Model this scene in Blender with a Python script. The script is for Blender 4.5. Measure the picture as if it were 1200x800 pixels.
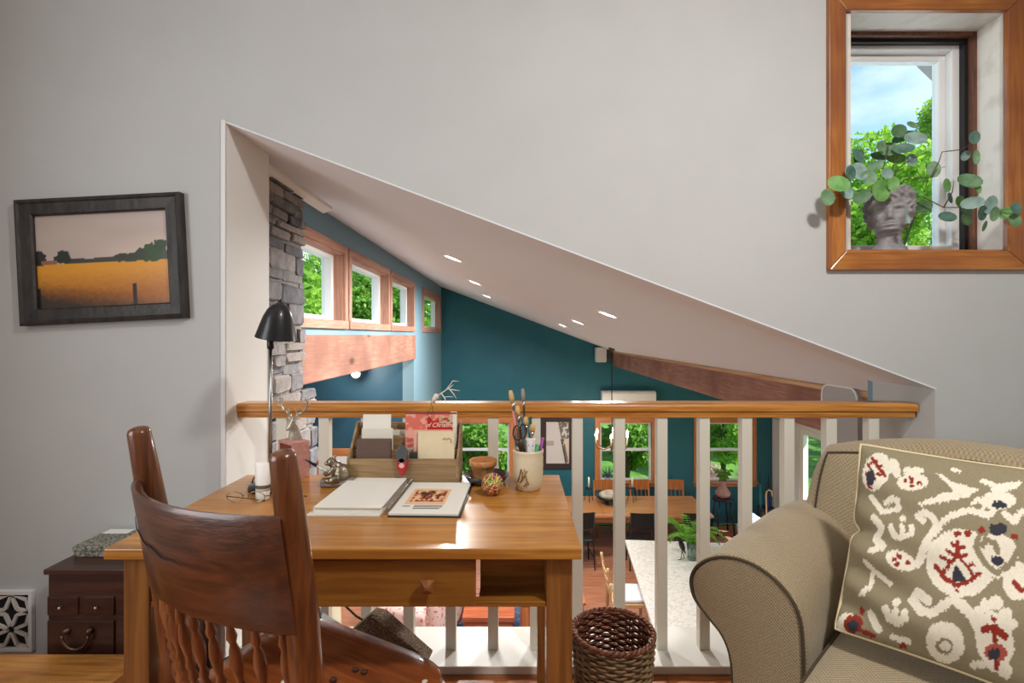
import bpy, bmesh, math, random
import numpy as np
from mathutils import Vector, Matrix

for _o in list(bpy.data.objects):
    bpy.data.objects.remove(_o, do_unlink=True)
scene = bpy.context.scene
COL = scene.collection
R = math.radians
random.seed(7)

# ------------------------------------------------------------------ camera, sky, sun, large lights, exposure
EYE = 1.28          # eye height above the loft floor
FPX = 600.0         # focal length in pixels of the 1200 x 800 frame (18 mm on a 36 mm sensor)
VX, VY = 605.0, 393.0
cam_data = bpy.data.cameras.new('camera')
cam_data.lens = 18.0
cam_data.sensor_width = 36.0
cam_data.shift_x = -(VX - 600.0) / 1200.0
cam_data.shift_y = -(400.0 - VY) / 1200.0
cam_data.clip_start = 0.02
cam_data.clip_end = 400.0
cam = bpy.data.objects.new('camera', cam_data)
cam.location = (0, 0, EYE)
cam.rotation_euler = (R(90), 0, 0)
COL.objects.link(cam)
scene.camera = cam

world = bpy.data.worlds.new('sky')
scene.world = world
world.use_nodes = True
wn = world.node_tree.nodes
wl = world.node_tree.links
for n in list(wn):
    wn.remove(n)
sky = wn.new('ShaderNodeTexSky')
sky.sky_type = 'NISHITA'
sky.sun_disc = False
sky.sun_elevation = R(48)
sky.sun_rotation = R(123)
sky.air_density = 1.0
sky.dust_density = 0.6
sky.ozone_density = 1.2
tc = wn.new('ShaderNodeTexCoord')
cn = wn.new('ShaderNodeTexNoise')
cn.inputs['Scale'].default_value = 3.2
cn.inputs['Detail'].default_value = 7.0
mp = wn.new('ShaderNodeMapping')
mp.inputs['Scale'].default_value = (1.0, 1.0, 2.2)
mp.inputs['Location'].default_value = (0.35, 0.2, 0.0)
wl.new(tc.outputs['Generated'], mp.inputs['Vector'])
wl.new(mp.outputs['Vector'], cn.inputs['Vector'])
cr = wn.new('ShaderNodeValToRGB')
cr.color_ramp.elements[0].position = 0.46
cr.color_ramp.elements[0].color = (0, 0, 0, 1)
cr.color_ramp.elements[1].position = 0.66
cr.color_ramp.elements[1].color = (1, 1, 1, 1)
wl.new(cn.outputs['Fac'], cr.inputs['Fac'])
mx = wn.new('ShaderNodeMixRGB')
mx.inputs['Color2'].default_value = (4.2, 4.35, 4.5, 1)
wl.new(cr.outputs['Color'], mx.inputs['Fac'])
wl.new(sky.outputs['Color'], mx.inputs['Color1'])
bg = wn.new('ShaderNodeBackground')
bg.inputs['Strength'].default_value = 0.24
wl.new(mx.outputs['Color'], bg.inputs['Color'])
wo = wn.new('ShaderNodeOutputWorld')
wl.new(bg.outputs['Background'], wo.inputs['Surface'])

def add_light(name, kind, loc, target=None, energy=10, color=(1, 1, 1), size=0.2, size_y=None, shape=None, parent=None, rot=None, spread=None):
    d = bpy.data.lights.new(name, kind)
    d.energy = energy
    d.color = color
    if kind == 'AREA':
        d.shape = shape or ('RECTANGLE' if size_y else 'SQUARE')
        d.size = size
        if size_y:
            d.size_y = size_y
        if spread:
            d.spread = spread
    elif kind == 'SUN':
        d.angle = size
    else:
        d.shadow_soft_size = size
    o = bpy.data.objects.new(name, d)
    COL.objects.link(o)
    o.location = loc
    if target is not None:
        o.rotation_euler = (Vector(target) - Vector(loc)).to_track_quat('-Z', 'Y').to_euler()
    if rot is not None:
        o.rotation_euler = rot
    return o

# sun in the open sky, high to one side of the house
add_light('sun_offscreen', 'SUN', (8.5, -1.5, 12), target=(0.0, 4.0, 0.0), energy=6.5, color=(1.0, 0.96, 0.88), size=R(0.6))
# the loft's ceiling lamp, above the frame: it casts the desk lamp's shadow on the wall and the shade edge in the opening's cheek;
# and the loft's side window, whose cool sheen lies on the chair's crest board
add_light('loft_ceiling_lamp_offscreen', 'AREA', (1.05, 0.25, 2.86), target=(0.35, 0.9, 0.0), energy=32, color=(1.0, 0.975, 0.94), size=0.26, shape='DISK')
add_light('loft_window_left_offscreen', 'AREA', (-2.13, -0.1, 1.65), target=(0.0, -0.1, 1.60), energy=31, color=(0.92, 0.97, 1.0), size=1.5, size_y=1.3)
scene.view_settings.view_transform = 'Standard'
scene.view_settings.look = 'None'
scene.view_settings.gamma = 1.0
scene.view_settings.use_curve_mapping = False
scene.view_settings.exposure = 0.46

# ------------------------------------------------------------------ helpers
def s2l(c):
    return tuple((x / 12.92 if x <= 0.04045 else ((x + 0.055) / 1.055) ** 2.4) for x in c[:3])

def C8(r, g, b):
    return s2l((r / 255.0, g / 255.0, b / 255.0))

def px(x, y, Y):
    """the point at distance Y along the view axis that lies behind pixel (x, y)"""
    return Vector(((x - VX) * Y / FPX, Y, EYE - (y - VY) * Y / FPX))

def pz(x, y, z):
    """the point of the horizontal plane at height z behind pixel (x, y)"""
    Y = (EYE - z) * FPX / (y - VY)
    return Vector(((x - VX) * Y / FPX, Y, z))

_mats = {}
def M(name, col, rough=0.5, metal=0.0, col2=None, nscale=8.0, stretch=(1, 1, 1), contrast=(0.35, 0.65), bump=0.0, bscale=60.0, bstretch=(1, 1, 1),
      coat=0.0, emit=0.0, trans=0.0, ior=1.45, spec=0.5, island=0.0, sheen=0.0, subsurf=0.0, detail=5.0, distort=0.0):
    if name in _mats:
        return _mats[name]
    m = bpy.data.materials.new(name)
    m.use_nodes = True
    nt = m.node_tree
    b = nt.nodes['Principled BSDF']
    b.inputs['Base Color'].default_value = (*col, 1)
    b.inputs['Roughness'].default_value = rough
    b.inputs['Metallic'].default_value = metal
    b.inputs['Specular IOR Level'].default_value = spec
    b.inputs['IOR'].default_value = ior
    if coat:
        b.inputs['Coat Weight'].default_value = coat
        b.inputs['Coat Roughness'].default_value = 0.12
    if trans:
        b.inputs['Transmission Weight'].default_value = trans
    if emit:
        b.inputs['Emission Color'].default_value = (*col, 1)
        b.inputs['Emission Strength'].default_value = emit
    if sheen:
        b.inputs['Sheen Weight'].default_value = sheen
    t = nt.nodes.new('ShaderNodeTexCoord')
    src = None
    if col2 is not None:
        mpn = nt.nodes.new('ShaderNodeMapping')
        mpn.inputs['Scale'].default_value = stretch
        nt.links.new(t.outputs['Object'], mpn.inputs['Vector'])
        no = nt.nodes.new('ShaderNodeTexNoise')
        no.inputs['Scale'].default_value = nscale
        no.inputs['Detail'].default_value = detail
        no.inputs['Distortion'].default_value = distort
        nt.links.new(mpn.outputs['Vector'], no.inputs['Vector'])
        rp = nt.nodes.new('ShaderNodeValToRGB')
        rp.color_ramp.elements[0].position = contrast[0]
        rp.color_ramp.elements[1].position = contrast[1]
        rp.color_ramp.elements[0].color = (*col, 1)
        rp.color_ramp.elements[1].color = (*col2, 1)
        nt.links.new(no.outputs['Fac'], rp.inputs['Fac'])
        src = rp.outputs['Color']
    if island:
        g = nt.nodes.new('ShaderNodeNewGeometry')
        hs = nt.nodes.new('ShaderNodeHueSaturation')
        mr = nt.nodes.new('ShaderNodeMapRange')
        mr.inputs['To Min'].default_value = 1.0 - island
        mr.inputs['To Max'].default_value = 1.0 + island
        nt.links.new(g.outputs['Random Per Island'], mr.inputs['Value'])
        nt.links.new(mr.outputs['Result'], hs.inputs['Value'])
        if src is None:
            hs.inputs['Color'].default_value = (*col, 1)
        else:
            nt.links.new(src, hs.inputs['Color'])
        src = hs.outputs['Color']
    if src is not None:
        nt.links.new(src, b.inputs['Base Color'])
    if bump:
        m2 = nt.nodes.new('ShaderNodeMapping')
        m2.inputs['Scale'].default_value = bstretch
        nt.links.new(t.outputs['Object'], m2.inputs['Vector'])
        n2 = nt.nodes.new('ShaderNodeTexNoise')
        n2.inputs['Scale'].default_value = bscale
        n2.inputs['Detail'].default_value = 4.0
        nt.links.new(m2.outputs['Vector'], n2.inputs['Vector'])
        bp = nt.nodes.new('ShaderNodeBump')
        bp.inputs['Strength'].default_value = bump
        bp.inputs['Distance'].default_value = 0.01
        nt.links.new(n2.outputs['Fac'], bp.inputs['Height'])
        nt.links.new(bp.outputs['Normal'], b.inputs['Normal'])
    _mats[name] = m
    return m

def wood(name, c1, c2, axis=0, scale=14.0, rough=0.4, coat=0.0, bump=0.08, c3=None, knots=0.0):
    """grain that runs along one axis of the object, with slow tone changes and, if asked, round knots"""
    if name in _mats:
        return _mats[name]
    st = [1.0, 1.0, 1.0]
    st[axis] = 0.06
    m = M(name, c1, rough=rough, col2=c2, nscale=scale * 2.6, stretch=tuple(st), contrast=(0.36, 0.64), coat=coat, bump=bump, bscale=scale * 4, bstretch=tuple(st), detail=8.0, distort=0.6)
    nt = m.node_tree
    b = nt.nodes['Principled BSDF']
    src = b.inputs['Base Color'].links[0].from_socket
    t = [n for n in nt.nodes if n.type == 'TEX_COORD'][0]
    if c3 is not None:
        n3 = nt.nodes.new('ShaderNodeTexNoise')
        n3.inputs['Scale'].default_value = 2.3
        n3.inputs['Detail'].default_value = 3.0
        nt.links.new(t.outputs['Object'], n3.inputs['Vector'])
        r3 = nt.nodes.new('ShaderNodeValToRGB')
        r3.color_ramp.elements[0].position = 0.42
        r3.color_ramp.elements[1].position = 0.7
        nt.links.new(n3.outputs['Fac'], r3.inputs['Fac'])
        x3 = nt.nodes.new('ShaderNodeMixRGB')
        x3.inputs['Color2'].default_value = (*c3, 1)
        nt.links.new(r3.outputs['Color'], x3.inputs['Fac'])
        nt.links.new(src, x3.inputs['Color1'])
        src = x3.outputs['Color']
    if knots:
        vo = nt.nodes.new('ShaderNodeTexVoronoi')
        vo.inputs['Scale'].default_value = knots
        ms = nt.nodes.new('ShaderNodeMapping')
        s2 = [1.0, 1.0, 1.0]
        s2[axis] = 0.45
        ms.inputs['Scale'].default_value = tuple(s2)
        nt.links.new(t.outputs['Object'], ms.inputs['Vector'])
        nt.links.new(ms.outputs['Vector'], vo.inputs['Vector'])
        rk = nt.nodes.new('ShaderNodeValToRGB')
        rk.color_ramp.elements[0].position = 0.05
        rk.color_ramp.elements[0].color = (1, 1, 1, 1)
        rk.color_ramp.elements[1].position = 0.14
        rk.color_ramp.elements[1].color = (0, 0, 0, 1)
        nt.links.new(vo.outputs['Distance'], rk.inputs['Fac'])
        xk = nt.nodes.new('ShaderNodeMixRGB')
        xk.inputs['Color2'].default_value = (c1[0] * 0.3, c1[1] * 0.25, c1[2] * 0.25, 1)
        nt.links.new(rk.outputs['Color'], xk.inputs['Fac'])
        nt.links.new(src, xk.inputs['Color1'])
        src = xk.outputs['Color']
    nt.links.new(src, b.inputs['Base Color'])
    return m

def weave(name, c1, c2, pitch=0.007, rough=0.9, bump=0.5):
    """a woven cloth: two crossed thread waves give colour and relief"""
    if name in _mats:
        return _mats[name]
    m = M(name, c1, rough=rough, sheen=0.25, spec=0.2)
    nt = m.node_tree
    b = nt.nodes['Principled BSDF']
    t = [n for n in nt.nodes if n.type == 'TEX_COORD'][0]
    k = 2 * math.pi / pitch
    sp = nt.nodes.new('ShaderNodeSeparateXYZ')
    nt.links.new(t.outputs['Object'], sp.inputs['Vector'])
    def mth(op, a, bb=None):
        n = nt.nodes.new('ShaderNodeMath')
        n.operation = op
        for i, v in enumerate((a, bb)):
            if v is None:
                continue
            if isinstance(v, (int, float)):
                n.inputs[i].default_value = v
            else:
                nt.links.new(v, n.inputs[i])
        return n.outputs[0]
    sx = mth('SINE', mth('MULTIPLY', mth('ADD', sp.outputs['X'], sp.outputs['Y']), k))
    sy = mth('SINE', mth('MULTIPLY', mth('SUBTRACT', sp.outputs['X'], sp.outputs['Y']), k))
    sz = mth('SINE', mth('MULTIPLY', sp.outputs['Z'], k * 1.2))
    w = mth('ADD', mth('MULTIPLY', sx, sz), mth('MULTIPLY', sy, mth('COSINE', mth('MULTIPLY', sp.outputs['Z'], k * 1.2))))
    w = mth('ADD', mth('MULTIPLY', w, 0.3), 0.5)
    nn = nt.nodes.new('ShaderNodeTexNoise')
    nn.inputs['Scale'].default_value = 220
    nt.links.new(t.outputs['Object'], nn.inputs['Vector'])
    w = mth('ADD', w, mth('MULTIPLY', mth('SUBTRACT', nn.outputs['Fac'], 0.5), 0.8))
    x = nt.nodes.new('ShaderNodeMixRGB')
    x.inputs['Color1'].default_value = (*c1, 1)
    x.inputs['Color2'].default_value = (*c2, 1)
    nt.links.new(w, x.inputs['Fac'])
    nt.links.new(x.outputs['Color'], b.inputs['Base Color'])
    bp = nt.nodes.new('ShaderNodeBump')
    bp.inputs['Strength'].default_value = bump
    bp.inputs['Distance'].default_value = 0.002
    nt.links.new(w, bp.inputs['Height'])
    nt.links.new(bp.outputs['Normal'], b.inputs['Normal'])
    return m

def print_mat(name, rough=0.7, coat=0.0, spec=0.4):
    """flat print: the colour comes from the mesh's own colour attribute"""
    if name in _mats:
        return _mats[name]
    m = M(name, (1, 1, 1), rough=rough, coat=coat, spec=spec)
    nt = m.node_tree
    a = nt.nodes.new('ShaderNodeAttribute')
    a.attribute_name = 'print'
    nt.links.new(a.outputs['Color'], nt.nodes['Principled BSDF'].inputs['Base Color'])
    return m

def glass(name='window_glass', tint=(0.94, 0.98, 0.97), rough=0.0):
    """thin window glass: see-through with a weak mirror layer"""
    if name in _mats:
        return _mats[name]
    m = bpy.data.materials.new(name)
    m.use_nodes = True
    nt = m.node_tree
    for n in list(nt.nodes):
        nt.nodes.remove(n)
    tr = nt.nodes.new('ShaderNodeBsdfTransparent')
    tr.inputs['Color'].default_value = (*tint, 1)
    gl = nt.nodes.new('ShaderNodeBsdfGlossy')
    gl.inputs['Roughness'].default_value = 0.02
    mi = nt.nodes.new('ShaderNodeMixShader')
    mi.inputs['Fac'].default_value = 0.012
    nt.links.new(tr.outputs[0], mi.inputs[1])
    nt.links.new(gl.outputs[0], mi.inputs[2])
    o = nt.nodes.new('ShaderNodeOutputMaterial')
    nt.links.new(mi.outputs[0], o.inputs['Surface'])
    _mats[name] = m
    return m

WORLD = {}
def wmat(o):
    return WORLD.get(o.name, Matrix.Identity(4))

def tag(o, label=None, cat=None, group=None, kind=None):
    if label:
        o['label'] = label
    if cat:
        o['category'] = cat
    if group:
        o['group'] = group
    if kind:
        o['kind'] = kind
    return o

def empty(name, loc, rz=0.0, label=None, cat=None, group=None, kind=None):
    o = bpy.data.objects.new(name, None)
    o.empty_display_size = 0.05
    COL.objects.link(o)
    o.location = loc
    o.rotation_euler = (0, 0, rz)
    WORLD[o.name] = Matrix.Translation(Vector(loc)) @ Matrix.Rotation(rz, 4, 'Z')
    return tag(o, label, cat, group, kind)

class MB:
    """collects shapes, then builds them as one mesh object"""
    def __init__(self):
        self.v = []
        self.f = []
        self.cols = None
    def add(self, vs, fs):
        k = len(self.v)
        self.v += [Vector(p) for p in vs]
        self.f += [tuple(i + k for i in f) for f in fs]
        return self
    def box(self, lo, hi, rot=None, about=None):
        x0, y0, z0 = lo
        x1, y1, z1 = hi
        vs = [Vector(p) for p in ((x0, y0, z0), (x1, y0, z0), (x1, y1, z0), (x0, y1, z0), (x0, y0, z1), (x1, y0, z1), (x1, y1, z1), (x0, y1, z1))]
        if rot is not None:
            c = Vector(about) if about is not None else (Vector(lo) + Vector(hi)) / 2
            vs = [c + rot @ (p - c) for p in vs]
        return self.add(vs, [(0, 3, 2, 1), (4, 5, 6, 7), (0, 1, 5, 4), (1, 2, 6, 5), (2, 3, 7, 6), (3, 0, 4, 7)])
    def prism(self, poly, axis, a0, a1):
        """a polygon of the two other axes, pushed from a0 to a1 along the axis (0 x, 1 y, 2 z)"""
        def p3(p, a):
            return {0: (a, p[0], p[1]), 1: (p[0], a, p[1]), 2: (p[0], p[1], a)}[axis]
        n = len(poly)
        vs = [p3(p, a0) for p in poly] + [p3(p, a1) for p in poly]
        fs = [tuple(range(n))[::-1], tuple(range(n, 2 * n))] + [(i, (i + 1) % n, n + (i + 1) % n, n + i) for i in range(n)]
        return self.add(vs, fs)
    def loft(self, rings, close=True, cap=True, wrap=False):
        n = len(rings[0])
        k = len(self.v)
        for r in rings:
            self.v += [Vector(p) for p in r]
        m = len(rings)
        last = m if wrap else m - 1
        for j in range(last):
            a, b = k + j * n, k + ((j + 1) % m) * n
            for i in range(n if close else n - 1):
                i2 = (i + 1) % n
                self.f.append((a + i, a + i2, b + i2, b + i))
        if cap and not wrap:
            self.f.append(tuple(k + i for i in range(n))[::-1])
            self.f.append(tuple(k + (m - 1) * n + i for i in range(n)))
        return self
    def tube(self, pts, rad, n=8, cap=True, wrap=False):
        pts = [Vector(p) for p in pts]
        if not hasattr(rad, '__len__'):
            rad = [rad] * len(pts)
        rings = []
        up = None
        m = len(pts)
        for i, p in enumerate(pts):
            if wrap:
                d = pts[(i + 1) % m] - pts[i - 1]
            else:
                d = pts[min(i + 1, m - 1)] - pts[max(i - 1, 0)]
            d.normalize()
            if up is None:
                up = Vector((0, 0, 1)) if abs(d.z) < 0.9 else Vector((1, 0, 0))
            s = d.cross(up)
            if s.length < 1e-5:
                s = d.cross(Vector((0.3, 1, 0.2)))
            s.normalize()
            up = s.cross(d).normalized()
            rings.append([p + (s * math.cos(2 * math.pi * q / n) + up * math.sin(2 * math.pi * q / n)) * rad[i] for q in range(n)])
        return self.loft(rings, cap=cap, wrap=wrap)
    def lathe(self, prof, at=(0, 0, 0), n=20, mat=None, cap=True):
        """profile of (radius, height) about the z axis"""
        rings = []
        for r, z in prof:
            ring = [Vector((r * math.cos(2 * math.pi * q / n), r * math.sin(2 * math.pi * q / n), z)) for q in range(n)]
            if mat is not None:
                ring = [mat @ p for p in ring]
            rings.append([p + Vector(at) for p in ring])
        return self.loft(rings, cap=cap)
    def ball(self, c, r, n=12, m=8, rot=None):
        if not hasattr(r, '__len__'):
            r = (r, r, r)
        k = len(self.v)
        c = Vector(c)
        rings = []
        for j in range(1, m):
            th = math.pi * j / m
            rings.append([Vector((r[0] * math.sin(th) * math.cos(2 * math.pi * q / n), r[1] * math.sin(th) * math.sin(2 * math.pi * q / n), -r[2] * math.cos(th))) for q in range(n)])
        lo, hi = Vector((0, 0, -r[2])), Vector((0, 0, r[2]))
        allp = [lo] + [p for g in rings for p in g] + [hi]
        if rot is not None:
            allp = [rot @ p for p in allp]
        self.v += [c + p for p in allp]
        for i in range(n):
            self.f.append((k, k + 1 + (i + 1) % n, k + 1 + i))
            e = k + 1 + (m - 2) * n
            self.f.append((k + len(allp) - 1, e + i, e + (i + 1) % n))
        for j in range(m - 2):
            a, b = k + 1 + j * n, k + 1 + (j + 1) * n
            for i in range(n):
                self.f.append((a + i, a + (i + 1) % n, b + (i + 1) % n, b + i))
        return self
    def build(self, name, mat, parent=None, smooth=False, bev=0.0, local=False, seg=2, subsurf=0, base=True):
        me = bpy.data.meshes.new(name)
        vs = self.v
        loc = Vector((0, 0, 0))
        if parent is not None and not local:
            inv = wmat(parent).inverted()
            vs = [inv @ p for p in vs]
        elif parent is None and base:
            xs = [p.x for p in vs]
            ys = [p.y for p in vs]
            zs = [p.z for p in vs]
            loc = Vector(((min(xs) + max(xs)) / 2, (min(ys) + max(ys)) / 2, min(zs)))
            vs = [p - loc for p in vs]
        me.from_pydata([tuple(p) for p in vs], [], self.f)
        me.validate()
        bm = bmesh.new()
        bm.from_mesh(me)
        bmesh.ops.recalc_face_normals(bm, faces=bm.faces)
        bm.to_mesh(me)
        bm.free()
        if smooth:
            me.polygons.foreach_set('use_smooth', [True] * len(me.polygons))
        me.update()
        o = bpy.data.objects.new(name, me)
        if mat:
            me.materials.append(mat)
        COL.objects.link(o)
        o.location = loc
        if parent is not None:
            o.parent = parent
            WORLD[o.name] = wmat(parent)
        else:
            WORLD[o.name] = Matrix.Translation(loc)
        if bev:
            bv = o.modifiers.new('edge', 'BEVEL')
            bv.width = bev
            bv.segments = seg
            bv.limit_method = 'ANGLE'
            bv.angle_limit = R(35)
        if subsurf:
            sm = o.modifiers.new('smooth', 'SUBSURF')
            sm.levels = subsurf
            sm.render_levels = subsurf
        return o

def shade_auto(o, ang=40):
    me = o.data
    me.polygons.foreach_set('use_smooth', [True] * len(me.polygons))
    me.set_sharp_from_angle(angle=R(ang))

def copy_tree(o, parent=None):
    c = o.copy()
    COL.objects.link(c)
    c.parent = parent
    for ch in list(o.children):
        copy_tree(ch, c)
    return c

def print_grid(name, mat, parent, p0, eu, ev, nu, nv, fn, thick=None, local=False):
    """a flat printed sheet: a fine grid whose colours fn(u, v) gives (arrays in, linear rgb out)"""
    u, v = np.meshgrid(np.linspace(0, 1, nu + 1), np.linspace(0, 1, nv + 1))
    u = u.ravel()
    v = v.ravel()
    P = np.array(p0)[None, :] + u[:, None] * np.array(eu)[None, :] + v[:, None] * np.array(ev)[None, :]
    b = MB()
    b.v = [Vector(p) for p in P]
    w = nu + 1
    b.f = [(j * w + i, j * w + i + 1, (j + 1) * w + i + 1, (j + 1) * w + i) for j in range(nv) for i in range(nu)]
    o = b.build(name, mat, parent, local=local)
    col = fn(u, v)
    put_print(o, col)
    return o

def put_print(o, col):
    a = o.data.color_attributes.new('print', 'FLOAT_COLOR', 'POINT')
    c4 = np.ones((len(col), 4), dtype=np.float32)
    c4[:, :3] = col
    a.data.foreach_set('color', c4.ravel())

def noise2(x, y, s=0):
    """cheap smooth value noise on arrays"""
    xi, yi = np.floor(x).astype(int), np.floor(y).astype(int)
    fx, fy = x - xi, y - yi
    fx, fy = fx * fx * (3 - 2 * fx), fy * fy * (3 - 2 * fy)
    def h(a, b):
        n = np.sin(a * 127.1 + b * 311.7 + s * 74.7) * 43758.5453
        return n - np.floor(n)
    return (h(xi, yi) * (1 - fx) + h(xi + 1, yi) * fx) * (1 - fy) + (h(xi, yi + 1) * (1 - fx) + h(xi + 1, yi + 1) * fx) * fy

def text_obj(s, size, mat, parent, mw, name='lettering', extrude=0.0004, shear=0.0, align='LEFT'):
    cu = bpy.data.curves.new(name, 'FONT')
    cu.body = s
    cu.size = size
    cu.extrude = extrude
    cu.shear = shear
    cu.align_x = align
    cu.materials.append(mat)
    o = bpy.data.objects.new(name, cu)
    COL.objects.link(o)
    bpy.context.view_layer.update()
    me = bpy.data.meshes.new_from_object(o.evaluated_get(bpy.context.evaluated_depsgraph_get()))
    bpy.data.objects.remove(o, do_unlink=True)
    loc = (wmat(parent).inverted() @ mw) if parent is not None else mw
    me.transform(loc)
    o = bpy.data.objects.new(name, me)
    COL.objects.link(o)
    o.parent = parent
    return o

# ------------------------------------------------------------------ materials of the setting
m_grey = M('grey_wall_paint', C8(193, 194, 192), rough=0.75, col2=C8(197, 198, 196), nscale=3, bump=0.03, bscale=140, spec=0.25)
m_white = M('white_paint', C8(232, 231, 228), rough=0.55, bump=0.02, bscale=90, spec=0.3)
m_ceil = M('ceiling_paint', C8(228, 231, 235), rough=0.85, bump=0.03, bscale=160, spec=0.15)
m_trimw = M('ivory_trim_paint', C8(226, 221, 206), rough=0.38, bump=0.02, bscale=40)
m_ledge = M('ledge_paint', C8(226, 226, 220), rough=0.3, bump=0.02, bscale=40)
m_teal = M('teal_wall_paint', C8(38, 102, 117), rough=0.5, col2=C8(44, 107, 121), nscale=2.5, bump=0.04, bscale=120, spec=0.4)
m_blue = M('pale_blue_wall', C8(124, 156, 172), rough=0.6, bump=0.03, bscale=120, spec=0.3)  # one even blue, paler than the far wall's teal
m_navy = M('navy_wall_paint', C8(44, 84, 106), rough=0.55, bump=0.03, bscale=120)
m_beam = wood('rough_fir_beam', C8(150, 106, 90), C8(178, 132, 112), axis=1, scale=22, rough=0.7, bump=0.25, c3=C8(136, 92, 78), knots=3.2)
m_fir = wood('pink_fir_casing_y', C8(160, 114, 94), C8(188, 140, 118), axis=1, scale=26, rough=0.5)
m_firz = wood('pink_fir_casing_z', C8(160, 114, 94), C8(188, 140, 118), axis=2, scale=26, rough=0.5)
m_pinex = wood('orange_pine_casing_x', C8(186, 110, 62), C8(210, 140, 88), axis=0, scale=26, rough=0.4)
m_pinez = wood('orange_pine_casing_z', C8(186, 110, 62), C8(210, 140, 88), axis=2, scale=26, rough=0.4)
m_honeyx = wood('honey_pine_x', C8(172, 106, 40), C8(206, 144, 68), axis=0, scale=24, rough=0.33, coat=0.3, knots=4.0)
m_honeyz = wood('honey_pine_z', C8(164, 100, 42), C8(198, 136, 66), axis=2, scale=24, rough=0.33, coat=0.3, c3=C8(128, 66, 26))
m_floor = wood('loft_floor_boards', C8(150, 84, 40), C8(182, 112, 60), axis=0, scale=18, rough=0.3, coat=0.3)
m_lfloor = wood('cherry_floor_boards', C8(168, 106, 78), C8(196, 136, 104), axis=0, scale=16, rough=0.32, coat=0.25)
m_vinyl = M('white_vinyl', C8(240, 240, 238), rough=0.35)
m_glass = glass()
m_dark = M('dark_gap', (0.01, 0.01, 0.012), rough=0.9)

YW, YB = 1.95, 2.28          # front and rear face of the loft's wall
XL, YF, XR = -1.467, 10.0, 5.0   # great room: window wall, far wall, door wall
FL = -2.40                   # great room floor
SLOPE = 0.3755
def zc(x):
    return 1.679 - SLOPE * x

def struct(o):
    o['kind'] = 'structure'
    return o

# ------------------------------------------------------------------ loft shell
b = MB()
XO0, XO1 = -1.111, 1.599
WX0, WX1, WZ0, WZ1 = 1.262, 1.880, 1.604, 2.524
TOP = 3.0
b.prism([(-2.15, -0.3), (XO0, -0.3), (XO0, TOP), (-2.15, TOP)], 1, YW, YB)
b.prism([(XO0, zc(XO0)), (WX0, zc(WX0)), (WX0, TOP), (XO0, TOP)], 1, YW, YB)
b.prism([(WX0, zc(WX0)), (XO1, zc(XO1)), (XO1, WZ0), (WX0, WZ0)], 1, YW, YB)
b.prism([(WX0, WZ1), (WX1, WZ1), (WX1, TOP), (WX0, TOP)], 1, YW, YB)
b.prism([(XO1, -0.3), (WX1, -0.3), (WX1, WZ0), (XO1, WZ0)], 1, YW, YB)
b.prism([(WX1, -0.3), (3.0, -0.3), (3.0, TOP), (WX1, TOP)], 1, YW, YB)
wall = struct(b.build('wall_front', m_grey))
# white lining of the opening's cheek and sloping head
b = MB()
b.box((XO0 - 0.001, YW - 0.004, 0.03), (XO0 + 0.006, YB + 0.01, zc(XO0)))
b.box((XO0 - 0.012, YW - 0.006, 0.0), (XO0 + 0.006, YW + 0.002, zc(XO0) + 0.003))
b.build('cheek_lining', m_white, wall, bev=0.002)
th = math.atan(SLOPE)
b = MB()
b.prism([(XO0, zc(XO0) + 0.001), (XO0, zc(XO0) - 0.005), (XO1, zc(XO1) - 0.005), (XO1, zc(XO1) + 0.001)], 1, YW - 0.002, YB + 0.02)
b.build('head_lining', m_ceil, wall)
b = MB()
b.box((XO1 - 0.005, YW - 0.001, 0.03), (XO1 + 0.001, YB + 0.01, zc(XO1)))
b.build('cheek_lining', m_grey, wall)
# drywall crack that runs up from the opening's high corner
b = MB()
pts = [(252, 138), (248, 122), (250, 100), (253, 88), (250, 60), (254, 40), (251, 18)]
b.tube([px(x, y, YW) + Vector((0, 0.001, 0)) for x, y in pts], 0.0009, n=5)
b.build('crack', M('crack_shade', C8(184, 179, 172), rough=0.9), wall)

def plank_floor(name, mat, x0, x1, y0, y1, z, wid, thick, gap=0.0025, boards=True):
    f = struct(MB().box((x0, y0, z - thick), (x1, y1, z - 0.012)).build(name, m_dark))
    if not boards:
        return f
    me = None
    rows = int((y1 - y0) / wid)
    for i in range(rows):
        ya = y0 + i * wid
        cut = x0 + (x1 - x0) * (0.25 + 0.5 * ((i * 0.618) % 1.0))
        for xa, xb in ((x0, cut), (cut, x1)):
            MB().box((xa + gap / 2, ya + gap / 2, z - 0.012), (xb - gap / 2, ya + wid - gap / 2, z)).build('plank', mat, f)
    return f
plank_floor('floor', m_floor, -2.15, 2.9, -2.9, YW, 0.0, 0.11, 0.30)
struct(MB().box((-2.25, -3.0, -0.3), (-2.15, YB, TOP)).build('wall_left', m_grey))
struct(MB().box((2.9, -3.0, -0.3), (3.0, YW, TOP)).build('wall_right', m_grey))
struct(MB().box((-2.25, -3.1, -0.3), (3.0, -3.0, TOP)).build('wall_back', m_grey))
struct(MB().box((-2.25, -3.1, TOP), (3.0, YB, TOP + 0.15)).build('ceiling', m_white))
# roof overhang seen through the loft window
_e = lambda x, y: (px(x, y, 3.0).x, px(x, y, 3.0).z)
struct(MB().prism([_e(1090, 42), _e(1140, 90), _e(1170, 90), _e(1170, -10), _e(1090, -10)], 1, YB, 3.2).build('eave', M('eave_boards', C8(120, 120, 118), rough=0.7)))
# slab edge below the ledge
struct(MB().box((-2.15, YW, -0.3), (3.0, 2.20, -0.0)).build('trim_2', m_white))
# ledge under the balusters
b = MB()
b.box((XO0 + 0.006, YW - 0.018, 0.0), (XO1 - 0.006, 2.20, 0.031))
struct(b.build('trim_1', m_ledge, bev=0.003))
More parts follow.
